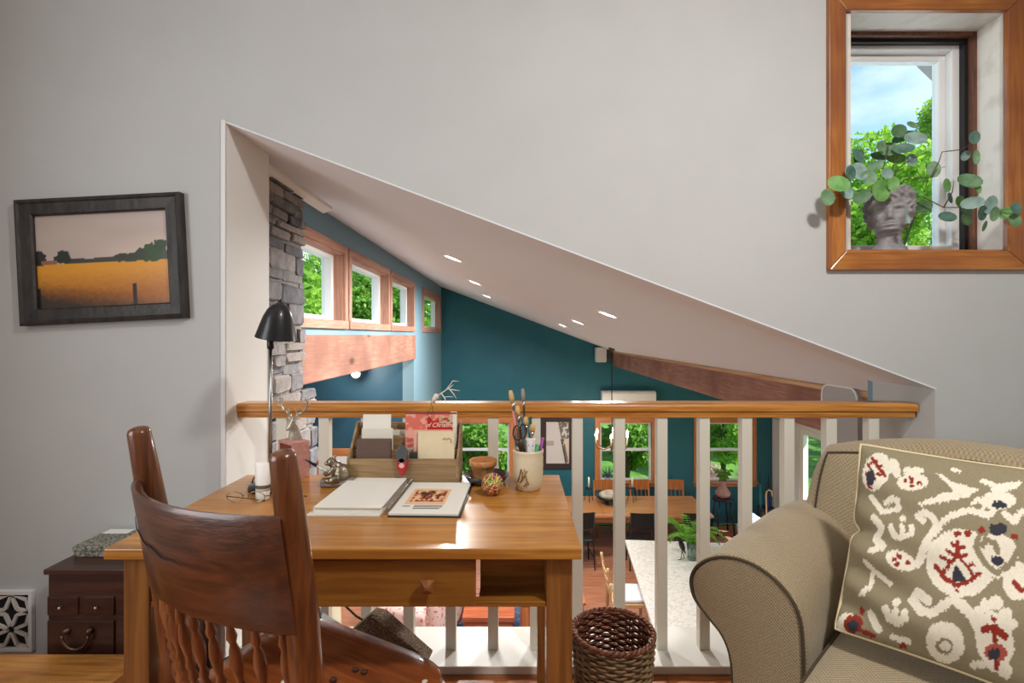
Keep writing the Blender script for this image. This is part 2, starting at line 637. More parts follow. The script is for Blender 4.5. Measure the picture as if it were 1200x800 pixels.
# low honey coloured bench in front of the dark chest
pl = empty('low_bench', (-1.67, 1.59, 0.0), 0, 'low honey pine bench in front of the small dark chest', 'bench')
MB().box((-2.14, 1.52, 0.215), (-1.20, 1.66, 0.25)).build('board', m_honeyx, pl, bev=0.006)
MB().box((-2.10, 1.535, 0.12), (-1.24, 1.555, 0.21)).build('front_rail', m_honeyx, pl, bev=0.002)
for x in (-2.12, -1.27):
    MB().box((x, 1.54, 0.0), (x + 0.05, 1.65, 0.215)).build('leg', m_honeyz, pl, bev=0.002)

# ------------------------------------------------------------------ great room shell
gc = MB()
gc.prism([(-1.75, zc(-1.75)), (XR + 0.3, zc(XR + 0.3)), (XR + 0.3, zc(XR + 0.3) + 0.22), (-1.75, zc(-1.75) + 0.22)], 1, YB, YF + 0.4)
struct(gc.build('ceiling.001', m_ceil))
struct(MB().box((-1.75, YB, zc(-1.5) - 0.02), (XO0, YB + 0.03, zc(-1.4) + 0.2)).build('trim_3', m_white))

def wall_holes(mb, axis, d0, d1, a0, a1, z0, ztop, holes):
    """wall slab between d0 and d1 along the axis; holes are (a0, a1, z0, z1); ztop is a function of a"""
    cuts = sorted(set([a0, a1] + [h[0] for h in holes] + [h[1] for h in holes]))
    for p, q in zip(cuts[:-1], cuts[1:]):
        hs = sorted([h for h in holes if h[0] <= p + 1e-6 and h[1] >= q - 1e-6], key=lambda h: h[2])
        z = z0
        for h in hs:
            if h[2] > z + 1e-6:
                mb.prism([(p, z), (q, z), (q, h[2]), (p, h[2])], axis, d0, d1)
            z = h[3]
        mb.prism([(p, z), (q, z), (q, ztop(q)), (p, ztop(p))], axis, d0, d1)

# far wall with three double hung windows
far_w = [(-1.25, -0.03), (1.533, 2.75), (3.467, 4.683)]
FZ0, FZ1 = -1.665, -0.32
CW = 0.10
b = MB()
wall_holes(b, 1, YF, YF + 0.16, XL - 0.2, XR + 0.2, FL, lambda x: zc(x) + 0.02, [(x0 + CW, x1 - CW, FZ0 + CW, FZ1 - CW) for x0, x1 in far_w])
struct(b.build('wall_far', m_teal))
wnum = [1]
def new_window():
    n = 'window_%d' % wnum[0]
    wnum[0] += 1
    return n
for x0, x1 in far_w:
    w = struct(empty(new_window(), ((x0 + x1) / 2, YF, FZ0)))
    for xa in (x0, x1 - CW):
        MB().box((xa, YF - 0.025, FZ0 + CW), (xa + CW, YF + 0.002, FZ1 - CW)).build('casing', m_pinez, w, bev=0.004)
    MB().box((x0, YF - 0.025, FZ1 - CW), (x1, YF + 0.002, FZ1)).build('casing', m_pinex, w, bev=0.004)
    MB().box((x0, YF - 0.025, FZ0), (x1, YF + 0.002, FZ0 + CW - 0.03)).build('casing', m_pinex, w, bev=0.004)
    MB().box((x0 - 0.02, YF - 0.07, FZ0 + CW - 0.03), (x1 + 0.02, YF + 0.08, FZ0 + CW)).build('sill', m_pinex, w, bev=0.004)
    zm = (FZ0 + FZ1) / 2 + 0.03
    for k, (za, zb, yy) in enumerate(((FZ0 + CW, zm + 0.02, YF + 0.05), (zm - 0.02, FZ1 - CW, YF + 0.085))):
        s = MB()
        s.box((x0 + CW, yy, za), (x0 + CW + 0.045, yy + 0.03, zb))
        s.box((x1 - CW - 0.045, yy, za), (x1 - CW, yy + 0.03, zb))
        s.box((x0 + CW + 0.045, yy, za), (x1 - CW - 0.045, yy + 0.03, za + 0.045))
        s.box((x0 + CW + 0.045, yy, zb - 0.04), (x1 - CW - 0.045, yy + 0.03, zb))
        so = s.build('sash', m_vinyl, w)
        MB().box((x0 + CW + 0.045, yy + 0.013, za + 0.045), (x1 - CW - 0.045, yy + 0.017, zb - 0.04)).build('pane', m_glass, so)

# window wall: clerestory over a beam, a recess below the beam
cler = [(3.00, 4.40), (4.44, 5.88), (5.92, 7.30), (7.98, 9.86)]
CZ0, CZ1 = 1.335, 2.035
CC = 0.068
b = MB()
wall_holes(b, 0, XL - 0.16, XL, 2.9, YF, 1.00, lambda y: zc(XL) + 0.02, [(y0 + CC, y1 - CC, CZ0 + CC, CZ1 - CC) for y0, y1 in cler])
b.box((XL - 0.16, 7.33, FL), (XL, YF, 1.00))
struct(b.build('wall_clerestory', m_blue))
for y0, y1 in cler:
    w = struct(empty(new_window(), (XL, (y0 + y1) / 2, CZ0)))
    for ya in (y0, y1 - CC):
        MB().box((XL - 0.002, ya, CZ0 + CC), (XL + 0.022, ya + CC, CZ1 - CC)).build('casing', m_firz, w, bev=0.003)
    MB().box((XL - 0.002, y0, CZ1 - CC), (XL + 0.022, y1, CZ1)).build('casing', m_fir, w, bev=0.003)
    MB().box((XL - 0.002, y0, CZ0), (XL + 0.03, y1, CZ0 + CC)).build('casing', m_fir, w, bev=0.003)
    # fir jamb lining, then the white vinyl unit
    for ya in (y0 + CC, y1 - CC - 0.015):
        MB().box((XL - 0.075, ya, CZ0 + CC), (XL, ya + 0.015, CZ1 - CC)).build('jamb', m_firz, w)
    MB().box((XL - 0.075, y0 + CC, CZ1 - CC - 0.015), (XL, y1 - CC, CZ1 - CC)).build('jamb', m_fir, w)
    s = MB()
    f = 0.055
    ya, yb, za, zb = y0 + CC + 0.005, y1 - CC - 0.005, CZ0 + CC, CZ1 - CC - 0.005
    s.box((XL - 0.16, ya, za), (XL - 0.075, ya + f, zb))
    s.box((XL - 0.16, yb - f, za), (XL - 0.075, yb, zb))
    s.box((XL - 0.16, ya + f, za), (XL - 0.075, yb - f, za + 0.04))
    s.box((XL - 0.16, ya + f, zb - 0.04), (XL - 0.075, yb - f, zb))
    so = s.build('sash', m_vinyl, w, bev=0.003)
    MB().box((XL - 0.135, ya + f, za + 0.04), (XL - 0.131, yb - f, zb - 0.04)).build('pane', m_glass, so)
# beam under the clerestory
be = MB().box((XL - 0.12, 2.95, 0.945), (XL + 0.03, 7.33, 1.285)).build('header_beam', m_beam, bev=0.008)
tag(struct(be), 'rough reddish fir beam below the clerestory windows')
# recess behind the beam
b = MB()
b.box((-3.6, 7.33, FL), (XL - 0.16, 7.45, 1.30))
b.box((-3.72, 2.3, FL), (-3.6, 7.45, 1.30))
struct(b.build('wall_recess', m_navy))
struct(MB().box((-3.72, 2.3, 1.30), (XL - 0.16, 7.45, 1.40)).build('ceiling.002', m_white))
struct(MB().box((-3.72, YB, FL - 0.1), (-1.1, YB + 0.02, 1.3)).build('wall_under_loft', m_grey))
# a pine cased white door in the recess's end wall
d = struct(empty('door_1', (-2.35, 7.33, FL)))
MB().box((-2.9, 7.305, -0.44), (-1.68, 7.332, -0.335)).build('casing', m_pinex, d, bev=0.004)
for xa in (-2.9, -1.78):
    MB().box((xa, 7.305, FL), (xa + 0.10, 7.332, -0.44)).build('casing', m_pinez, d, bev=0.004)
MB().box((-2.80, 7.31, FL), (-1.78, 7.332, -0.44)).build('door_leaf', m_vinyl, d, bev=0.003)

# door wall of the great room: white patio door with glass
b = MB()
wall_holes(b, 0, XR, XR + 0.16, YB, YF, FL, lambda y: zc(XR) + 0.02, [(5.4, 9.05, FL + 0.05, zc(XR) - 0.16), (9.28, 9.93, FL + 0.02, zc(XR) - 0.16)])
struct(b.build('wall_doors', m_white))
MBw = struct(empty(new_window(), (XR, 7.2, FL)))
for ya, yb in ((5.4, 7.22), (7.22, 9.05)):
    s = MB()
    za, zb = FL + 0.05, zc(XR) - 0.16
    s.box((XR + 0.02, ya, za), (XR + 0.09, ya + 0.09, zb))
    s.box((XR + 0.02, yb - 0.09, za), (XR + 0.09, yb, zb))
    s.box((XR + 0.02, ya + 0.09, za), (XR + 0.09, yb - 0.09, za + 0.12))
    s.box((XR + 0.02, ya + 0.09, zb - 0.09), (XR + 0.09, yb - 0.09, zb))
    so = s.build('sash', m_vinyl, MBw)
    MB().box((XR + 0.05, ya + 0.09, za + 0.12), (XR + 0.055, yb - 0.09, zb - 0.09)).build('pane', m_glass, so)
d = struct(empty('door_2', (XR, 9.6, FL)))
MB().box((XR + 0.02, 9.28, FL + 0.02), (XR + 0.07, 9.93, zc(XR) - 0.16)).build('door_leaf', m_vinyl, d, bev=0.003)
MB().box((XR - 0.02, 9.30, -1.42), (XR + 0.02, 9.34, -1.28)).build('handle', M('dull_metal', C8(150, 148, 145), rough=0.35, metal=1.0), d, bev=0.005)
# white crown strip along the low eave
c = MB().tube([(XR - 0.09, y, zc(XR) - 0.02) for y in (5.0, YF)], 0.075, n=10).build('trim_4', m_vinyl, smooth=True)
struct(c)
# rear wall of the lower room, below the loft
struct(MB().box((-3.72, 2.10, FL - 0.1), (XR + 0.16, 2.16, -0.3)).build('wall_lower_back', m_grey))
b = MB()
b.prism([(XO1 + 0.0, -0.3), (XR + 0.16, -0.3), (XR + 0.16, zc(XR) + 0.0), (XO1, zc(XO1))], 1, YB + 0.0, YB + 0.05)
struct(b.build('wall_lower_side', m_blue))

# floor of the great room, boards across the view
plank_floor('floor_lower', m_lfloor, -3.6, XR, YB + 0.1, YF, FL, 0.145, 0.2)

# beam under the low side of the ceiling
BX = 1.85
tb = MB()
tb.box((BX, 2.56, 0.70), (BX + 0.14, YF - 0.01, zc(BX) - 0.005))
bo = tb.build('ceiling_beam', m_beam, bev=0.008)
tag(struct(bo), 'rough reddish fir beam under the sloping ceiling')
MB().box((BX - 0.012, 2.56, zc(BX) - 0.03), (BX + 0.0, YF - 0.01, zc(BX) + 0.0)).build('edge_strip', wood('strip_wood', C8(190, 140, 95), C8(220, 176, 130), axis=1), bo)

# ------------------------------------------------------------------ stone chimney: mortar core and single stones
ch = MB()
ch.box((-2.3, 2.32, FL), (-1.30, 3.09, zc(-1.3) + 0.3))
ch.box((-2.3, 2.32, FL), (-1.30, 3.27, 0.93))
chim = struct(ch.build('chimney', M('grey_mortar', C8(142, 137, 132), rough=0.95, col2=C8(122, 116, 111), nscale=20, bump=0.6, bscale=60)))
m_st = [M('field_stone_%d' % i, C8(*a), rough=0.85, col2=C8(*c), nscale=16, bump=0.7, bscale=34, contrast=(0.3, 0.7)) for i, (a, c) in enumerate((
    ((104, 102, 106), (138, 135, 137)), ((118, 113, 114), (150, 144, 142)), ((90, 88, 94), (128, 126, 130)), ((132, 123, 119), (158, 149, 144)), ((108, 106, 112), (82, 81, 88))))]
def stone(face, a0, a1, z0, z1, rnd):
    """a rough block on the chimney's face; face maps (along, up, out) to the world"""
    g = 0.0025
    a0, a1, z0, z1 = a0 + g, a1 - g, z0 + g, z1 - g
    out = rnd.uniform(0.006, 0.03)
    pts = []
    nx = [(0.0, 0.12), (0.10, 0.0), (0.88, 0.02), (1.0, 0.15), (1.0, 0.85), (0.9, 1.0), (0.12, 0.98), (0.0, 0.86)]
    base = [(a0 + (a1 - a0) * min(1, max(0, p + rnd.uniform(-0.06, 0.06))), z0 + (z1 - z0) * min(1, max(0, q + rnd.uniform(-0.08, 0.08)))) for p, q in nx]
    ca, cz = (a0 + a1) / 2, (z0 + z1) / 2
    rings = [[face(a, z, -0.03) for a, z in base], [face(a, z, out * 0.7) for a, z in base],
             [face(ca + (a - ca) * 0.92, cz + (z - cz) * 0.86, out * rnd.uniform(0.95, 1.2)) for a, z in base]]
    m = MB().loft(rings)
    return m
rnd = random.Random(11)
def course(face, a_from, a_to, zlo, zhi):
    z = zlo
    while z < zhi - 0.05:
        h = min(rnd.choice((0.045, 0.06, 0.085, 0.11, 0.14)), zhi - z)
        a = a_from
        while a < a_to - 0.03:
            w = rnd.uniform(0.12, 0.34)
            if a_to - (a + w) < 0.07:
                w = a_to - a
            dz = rnd.uniform(-0.012, 0.012)
            stone(face, a, a + w, z + dz, z + h + dz * 0.5, rnd).build('stone', rnd.choice(m_st), chim)
            a += w
        z += h
course(lambda a, z, o: Vector((-1.30 + o, a, z)), 2.40, 3.11, 0.95, zc(-1.30) - 0.02)
course(lambda a, z, o: Vector((-1.30 + o, a, z)), 2.40, 3.30, -0.45, 0.95)
course(lambda a, z, o: Vector((a, 3.09 + o, z)), -1.56, -1.29, 0.95, zc(-1.5) - 0.02)
course(lambda a, z, o: Vector((a, 3.27 + o, z)), -1.75, -1.29, -0.45, 0.95)
struct(MB().prism([(-1.30, zc(-1.26) - 0.004), (-1.24, zc(-1.24) - 0.002), (-1.24, zc(-1.24) - 0.022), (-1.30, zc(-1.26) - 0.05)], 1, 2.30, 3.45).build('trim_5', m_white))

# ------------------------------------------------------------------ outdoors
m_grass = M('meadow_green', C8(96, 140, 52), rough=0.95, col2=C8(60, 104, 34), nscale=1.4)
struct(MB().box((-80, -60, -3.0), (90, 120, -2.62)).build('ground', m_grass))

def leaf_mat(name, a, bcol):
    m = M(name, C8(*a), rough=0.55, island=0.0)
    nt = m.node_tree
    bs = nt.nodes['Principled BSDF']
    g = nt.nodes.new('ShaderNodeNewGeometry')
    x = nt.nodes.new('ShaderNodeMixRGB')
    x.inputs['Color1'].default_value = (*C8(*a), 1)
    x.inputs['Color2'].default_value = (*C8(*bcol), 1)
    nt.links.new(g.outputs['Random Per Island'], x.inputs['Fac'])
    nt.links.new(x.outputs['Color'], bs.inputs['Base Color'])
    tl = nt.nodes.new('ShaderNodeBsdfTranslucent')
    nt.links.new(x.outputs['Color'], tl.inputs['Color'])
    ms = nt.nodes.new('ShaderNodeMixShader')
    ms.inputs['Fac'].default_value = 0.5
    out = nt.nodes['Material Output']
    nt.links.new(bs.outputs[0], ms.inputs[1])
    nt.links.new(tl.outputs[0], ms.inputs[2])
    nt.links.new(ms.outputs[0], out.inputs['Surface'])
    return m
lm_a = leaf_mat('leaf_fresh_green', (168, 206, 72), (116, 170, 54))
lm_b = leaf_mat('leaf_mid_green', (142, 186, 74), (88, 146, 54))
lm_c = leaf_mat('leaf_blue_green', (132, 172, 96), (84, 136, 68))
lm_p = leaf_mat('blossom_pink', (214, 176, 176), (190, 150, 150))
m_bark = M('bark', C8(96, 84, 72), rough=0.95, col2=C8(70, 60, 52), nscale=12, bump=0.8, bscale=20)

def leaf_cloud(name, mat, parent, blobs, n, size, seed):
    g = np.random.default_rng(seed)
    w = np.array([r[0] * r[1] * r[2] for _, r in blobs]) ** 0.66
    w /= w.sum()
    k = g.choice(len(blobs), n, p=w)
    c = np.array([list(p) for p, _ in blobs])[k]
    r = np.array([list(q) for _, q in blobs])[k]
    d = g.normal(size=(n, 3))
    d /= np.linalg.norm(d, axis=1)[:, None]
    rad = g.uniform(0.55, 1.0, n) ** 0.6
    clump = 1 + 0.18 * np.sin(d[:, 0] * 9 + k) * np.sin(d[:, 2] * 8 + 2 * k)
    p = c + d * r * (rad * clump)[:, None]
    a = g.normal(size=(n, 3))
    a /= np.linalg.norm(a, axis=1)[:, None]
    bb = np.cross(a, g.normal(size=(n, 3)))
    bb /= np.linalg.norm(bb, axis=1)[:, None]
    s = size * g.uniform(0.6, 1.3, n)[:, None]
    q = np.stack([p - a * s, p - bb * s * 0.55, p + a * s, p + bb * s * 0.55], axis=1).reshape(-1, 3)
    inv = wmat(parent).inverted().translation
    q = q + np.array(inv)[None, :]
    me = bpy.data.meshes.new(name)
    me.vertices.add(4 * n)
    me.vertices.foreach_set('co', q.ravel().astype(np.float32))
    me.loops.add(4 * n)
    me.loops.foreach_set('vertex_index', np.arange(4 * n, dtype=np.int32))
    me.polygons.add(n)
    me.polygons.foreach_set('loop_start', np.arange(0, 4 * n, 4, dtype=np.int32))
    me.polygons.foreach_set('loop_total', np.full(n, 4, dtype=np.int32))
    me.update(calc_edges=True)
    me.validate()
    me.materials.append(mat)
    o = bpy.data.objects.new(name, me)
    COL.objects.link(o)
    o.parent = parent
    o['kind'] = 'stuff'
    return o

def tree(name, base, h, rx, mat, n, size, seed, label, group, low=0.25, cat='tree'):
    base = Vector(base)
    t = empty(name, base, 0, label, cat, group)
    r = random.Random(seed)
    top = base + Vector((r.uniform(-0.3, 0.3), r.uniform(-0.3, 0.3), h * 0.8))
    tk = MB().tube([base, base + (top - base) * 0.4 + Vector((0.1, 0, 0)), top], [0.035 * h * 0.6, 0.022 * h * 0.6, 0.02], n=8)
    tr = tk.build('trunk', m_bark, t, smooth=True)
    blobs = []
    for i in range(12):
        a = r.uniform(0, 6.283)
        zz = r.uniform(low, 0.92)
        ww = rx * (1.05 - 0.6 * abs(zz - 0.45)) * r.uniform(0.35, 0.75)
        p = base + Vector((math.cos(a) * ww, math.sin(a) * ww, h * zz))
        q = rx * r.uniform(0.38, 0.6)
        blobs.append((p, (q, q, q * 0.75)))
        MB().tube([base + (top - base) * max(0.1, zz - 0.2), p], [0.012 * h * 0.5, 0.012], n=5).build('branch', m_bark, t)
    leaf_cloud('foliage', mat, t, blobs, n, size, seed)
    return t

GR = -2.62
# trees beyond the clerestory windows (towards negative x)
k = 0
for (x, y, h, rx, mt) in ((-6.0, 6.6, 6.6, 2.2, lm_a), (-6.8, 11.1, 7.2, 2.3, lm_b), (-7.6, 15.6, 7.0, 2.4, lm_a), (-5.2, 20.2, 6.6, 2.4, lm_b), (-13.6, 9.0, 10.5, 3.0, lm_b), (-15.0, 17.5, 11.0, 3.4, lm_c), (-11.0, 27.0, 10.0, 3.6, lm_a)):
    tree('leafy_tree', (x, y, GR), h, rx, mt, 22000, 0.10, 100 + k, 'leafy green tree outside the clerestory windows', 'trees outside the clerestory windows', low=0.3)
    k += 1
# shrubs and trees beyond the far wall's windows
for (x, y, h, rx, mt) in ((-0.95, 13.2, 3.4, 0.85, lm_b), (0.1, 16.2, 4.0, 1.0, lm_a)):
    tree('leafy_shrub', (x, y, GR), h, rx, mt, 7000, 0.075, 200 + k, 'sunlit green shrub outside the far window behind the desk organiser', 'shrubs outside the far wall', low=0.12, cat='shrub')
    k += 1
for (x, y, h, rx, mt) in ((2.85, 13.3, 3.6, 0.9, lm_b), (3.5, 16.4, 4.2, 1.0, lm_c), (5.6, 13.9, 3.6, 0.95, lm_a), (6.6, 16.8, 4.2, 0.95, lm_b)):
    tree('leafy_shrub', (x, y, GR), h, rx, mt, 7000, 0.075, 200 + k, 'green shrub outside the far windows behind the dining table', 'shrubs outside the far wall', low=0.12, cat='shrub')
    k += 1
for (x, y) in ((4.25, 11.5), (5.45, 11.6)):
    tree('blossom_bush', (x, y, GR), 1.15, 0.42, lm_p, 1300, 0.045, 300 + k, 'low bush with pale pink blossom outside the far window', 'blossoming bushes', low=0.15, cat='bush')
    k += 1
for (x, y) in ((7.2, 8.3), (7.5, 11.0)):
    tree('leafy_shrub', (x, y, GR), 2.8, 0.85, lm_c, 5000, 0.08, 330 + k, 'green shrub outside the white glass door', 'shrubs outside the glass door', low=0.1, cat='shrub')
    k += 1
# woods seen through the loft window and above
for (x, y, h, rx, mt) in ((10.6, 14.8, 9.0, 2.1, lm_a), (15.6, 16.6, 13.2, 2.3, lm_a), (23.5, 22.8, 16.5, 3.0, lm_b), (14.6, 23.0, 13.0, 2.8, lm_a), (24.5, 31.0, 16.0, 3.4, lm_a)):
    tree('tall_tree', (x, y, GR), h, rx, mt, 20000, 0.11, 400 + k, 'tall fresh green tree outside the pine framed loft window', 'trees outside the loft window', low=0.3)
    k += 1
# far wood edge behind everything
for (x, y, h, rx) in ((-3, 34, 9, 4.2), (8, 36, 9.5, 4.4), (19.5, 40, 10, 4.6)):
    tree('wood_edge_tree', (x, y, GR), h, rx, lm_b, 7000, 0.22, 500 + k, 'broad dark green tree at the far edge of the garden', 'trees at the edge of the wood', low=0.1)
    k += 1

# ------------------------------------------------------------------ loft window: casing, deep jambs, dark stop, white unit
w = struct(empty(new_window(), ((WX0 + WX1) / 2, YW, WZ0)))
cf = YW - 0.02
x0, x1 = 1.180, 1.945
z0, z1 = 1.527, 2.59
xi0, xi1, zi0, zi1 = 1.245, 1.855, 1.600, 2.508
m_hx = wood('pine_casing_x', C8(164, 98, 40), C8(196, 132, 64), axis=0, scale=26, rough=0.35, coat=0.3, c3=C8(140, 80, 42))
m_hz = wood('pine_casing_z', C8(158, 94, 42), C8(190, 124, 62), axis=2, scale=26, rough=0.35, coat=0.3, c3=C8(124, 66, 40))
def mitre(pts):
    return MB().prism(pts, 1, cf, YW + 0.004)
mitre([(x0, z0), (xi0, zi0), (xi0, zi1), (x0, z1)]).build('casing', m_hz, w, bev=0.004)
mitre([(x1, z0), (xi1, zi0), (xi1, zi1), (x1, z1)]).build('casing', m_hz, w, bev=0.004)
mitre([(x0, z0), (x1, z0), (xi1, zi0), (xi0, zi0)]).build('casing', m_hx, w, bev=0.004)
mitre([(x0, z1), (x1, z1), (xi1, zi1), (xi0, zi1)]).build('casing', m_hx, w, bev=0.004)
m_jamb = M('weathered_white_jamb', C8(232, 226, 216), rough=0.6, col2=C8(196, 184, 168), nscale=9, contrast=(0.5, 0.8), bump=0.1, bscale=60)
MB().box((WX1 - 0.012, YW, WZ0), (WX1, 2.075, WZ1)).build('jamb', m_jamb, w)
MB().box((WX0, YW, WZ0), (WX0 + 0.012, 2.075, WZ1)).build('jamb', m_jamb, w)
MB().box((WX0, YW, WZ1 - 0.012), (WX1, 2.075, WZ1)).build('jamb', m_jamb, w)
MB().box((WX0, YW - 0.004, WZ0 - 0.002), (WX1, 2.13, WZ0 + 0.002)).build('sill', m_hx, w)
m_stop = wood('dark_window_stop', C8(92, 56, 40), C8(120, 78, 58), axis=2, scale=24, rough=0.5)
for a, bq in ((WX0, WX0 + 0.028), (WX1 - 0.028, WX1)):
    MB().box((a, 2.075, WZ0), (bq, 2.10, WZ1)).build('stop', m_stop, w, bev=0.002)
MB().box((WX0 + 0.028, 2.075, WZ1 - 0.028), (WX1 - 0.028, 2.10, WZ1)).build('stop', m_stop, w, bev=0.002)
m_black = M('black_gasket', C8(30, 30, 32), rough=0.5)
b = MB()
for a, bq in ((WX0, WX0 + 0.042), (WX1 - 0.042, WX1)):
    b.box((a, 2.10, WZ0), (bq, 2.125, WZ1))
b.box((WX0 + 0.042, 2.10, WZ1 - 0.042), (WX1 - 0.042, 2.125, WZ1))
b.build('gasket', m_black, w)
ux0, ux1, uz0, uz1 = WX0 + 0.02, WX1 - 0.02, WZ0 + 0.02, WZ1 - 0.02
for q, (ins, ya, yb, wd) in enumerate(((0.0, 2.125, 2.16, 0.052), (0.034, 2.16, 2.20, 0.042))):
    b = MB()
    b.box((ux0 + ins, ya, uz0), (ux0 + ins + wd, yb, uz1 - ins))
    b.box((ux1 - ins - wd, ya, uz0), (ux1 - ins, yb, uz1 - ins))
    b.box((ux0 + ins + wd, ya, uz1 - ins - wd * 0.8), (ux1 - ins - wd, yb, uz1 - ins))
    b.box((ux0 + ins + wd, ya, uz0), (ux1 - ins - wd, yb, uz0 + 0.03))
    so = b.build('sash', m_vinyl, w, bev=0.004)
MB().box((ux0 + 0.07, 2.178, uz0 + 0.02), (ux1 - 0.07, 2.182, uz1 - 0.06)).build('pane', m_glass, so)

# ------------------------------------------------------------------ railing
rl = empty('loft_railing', (0.24, 2.08, 0.031), 0, 'honey pine handrail on ivory square balusters across the sloping opening', 'railing')
b = MB()
# two laid boards, the upper one rounded
def rail_prof(z0, z1, y0, y1, r):
    return [(y0, z0), (y1, z0), (y1, z1 - r), (y1 - r * 0.3, z1 - r * 0.3), (y1 - r, z1), (y0 + r, z1), (y0 + r * 0.3, z1 - r * 0.3), (y0, z1 - r)]
b.prism(rail_prof(0.979, 1.012, 2.02, 2.115, 0.012), 0, XO0 + 0.006, 1.590)
b.build('handrail', m_honeyx, rl, bev=0.003)
b = MB().prism([(2.026, 0.955), (2.108, 0.955), (2.108, 0.978), (2.026, 0.978)], 0, XO0 + 0.006, 1.580)
b.build('under_rail', m_honeyx, rl, bev=0.002)
bal = MB().box((-0.0205, -0.0205, 0.031), (0.0205, 0.0205, 0.955)).build('baluster', m_trimw, None, bev=0.002)
bal.parent = rl
first = True
for kk in range(-7, 9):
    cx = (677 + 49.6 * kk - VX) * 2.035 / FPX
    if cx > 1.57 or cx < -1.08:
        continue
    o = bal if first else bal.copy()
    if not first:
        COL.objects.link(o)
        o.parent = rl
    first = False
    o.location = (cx - 0.24, 2.053 - 2.08, 0.0)

# ------------------------------------------------------------------ desk
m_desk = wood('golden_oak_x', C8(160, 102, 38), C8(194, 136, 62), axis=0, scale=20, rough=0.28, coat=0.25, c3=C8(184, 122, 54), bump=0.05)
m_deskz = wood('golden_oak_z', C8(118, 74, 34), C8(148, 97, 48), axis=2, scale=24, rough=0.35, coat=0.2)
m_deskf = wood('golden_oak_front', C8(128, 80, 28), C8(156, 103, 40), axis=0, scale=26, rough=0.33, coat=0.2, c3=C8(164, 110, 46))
DZ = 0.78
dk = empty('writing_desk', (-0.40, 1.52, 0), 0, 'golden oak writing desk with a wide drawer pushed up to the railing', 'desk')
dx0, dx1 = -0.968, 0.154
dy0, dy1 = 1.20, 1.84
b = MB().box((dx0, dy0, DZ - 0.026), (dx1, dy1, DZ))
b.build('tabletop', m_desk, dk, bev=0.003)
LG = 0.062
lx0, lx1 = dx0 + 0.030, dx1 - 0.020
ly0, ly1 = dy0 + 0.022, dy1 - 0.03
for xa in (lx0, lx1 - LG):
    for ya in (ly0, ly1 - LG):
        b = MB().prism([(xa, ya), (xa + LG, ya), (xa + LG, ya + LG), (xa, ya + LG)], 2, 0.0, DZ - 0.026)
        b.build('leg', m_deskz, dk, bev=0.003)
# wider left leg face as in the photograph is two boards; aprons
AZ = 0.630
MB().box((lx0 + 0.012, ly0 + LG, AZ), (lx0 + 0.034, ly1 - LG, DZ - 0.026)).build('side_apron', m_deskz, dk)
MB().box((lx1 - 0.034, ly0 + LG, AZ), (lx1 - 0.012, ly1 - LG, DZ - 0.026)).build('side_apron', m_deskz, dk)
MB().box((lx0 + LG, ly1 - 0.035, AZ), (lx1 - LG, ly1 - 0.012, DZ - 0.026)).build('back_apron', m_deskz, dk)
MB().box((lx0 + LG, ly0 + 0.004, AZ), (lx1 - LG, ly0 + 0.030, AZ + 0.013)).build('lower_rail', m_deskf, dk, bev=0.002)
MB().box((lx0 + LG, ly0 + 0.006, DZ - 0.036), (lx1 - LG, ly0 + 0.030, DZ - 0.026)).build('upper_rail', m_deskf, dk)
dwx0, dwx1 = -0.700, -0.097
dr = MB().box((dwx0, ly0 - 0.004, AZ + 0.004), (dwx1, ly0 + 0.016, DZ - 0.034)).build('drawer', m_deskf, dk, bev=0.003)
MB().box((dwx0 + 0.02, ly0 + 0.016, AZ + 0.014), (dwx1 - 0.02, ly1 - 0.12, DZ - 0.06)).build('drawer_box', m_deskz, dr)
kp = px(502, 683, ly0 - 0.004)
b = MB()
kr = Matrix.Rotation(R(-90), 4, 'X')
b.lathe([(0.008, 0.0), (0.008, 0.010)], n=12, mat=Matrix.Rotation(R(90), 4, 'X'), at=kp)
b.loft([[kp + Vector((sx * s_, -d_, sz * s_)) for sx, sz in ((-1, -1), (1, -1), (1, 1), (-1, 1))] for s_, d_ in ((0.013, 0.010), (0.0155, 0.016), (0.0155, 0.022), (0.004, 0.030))])
b.build('knob', wood('knob_wood', C8(120, 72, 40), C8(150, 96, 56), axis=1, scale=40, rough=0.4), dr, bev=0.001)
# open bays either side of the drawer with a recessed panel and runner
for xa, xb in ((dwx1 + 0.006, lx1 - LG), (lx0 + LG, dwx0 - 0.006)):
    MB().box((xa, ly0 + 0.075, AZ + 0.013), (xb, ly0 + 0.085, DZ - 0.036)).build('bay_panel', m_deskf, dk)
    MB().box((xa, ly0 + 0.030, AZ), (xb, ly0 + 0.085, AZ + 0.013)).build('runner', m_deskf, dk)

# ------------------------------------------------------------------ old chair with a curved crest board and turned spindles
CH_RZ = -math.atan2(0.48, 0.88)
m_chair = wood('dark_red_oak_x', C8(70, 36, 20), C8(104, 56, 30), axis=0, scale=22, rough=0.34, coat=0.35, bump=0.14, c3=C8(56, 28, 16))
m_chairz = wood('dark_red_oak_z', C8(92, 50, 26), C8(136, 78, 40), axis=2, scale=30, rough=0.3, coat=0.4, bump=0.14, c3=C8(62, 32, 18))
m_seat = wood('worn_oak_seat', C8(132, 66, 28), C8(166, 92, 42), axis=0, scale=22, rough=0.25, coat=0.5, bump=0.08, c3=C8(108, 54, 26))
oc = empty('spindle_back_chair', (-0.497, 1.230, 0), CH_RZ, 'dark red oak chair with curved crest board and turned spindles at the desk', 'chair')
SZ = 0.452
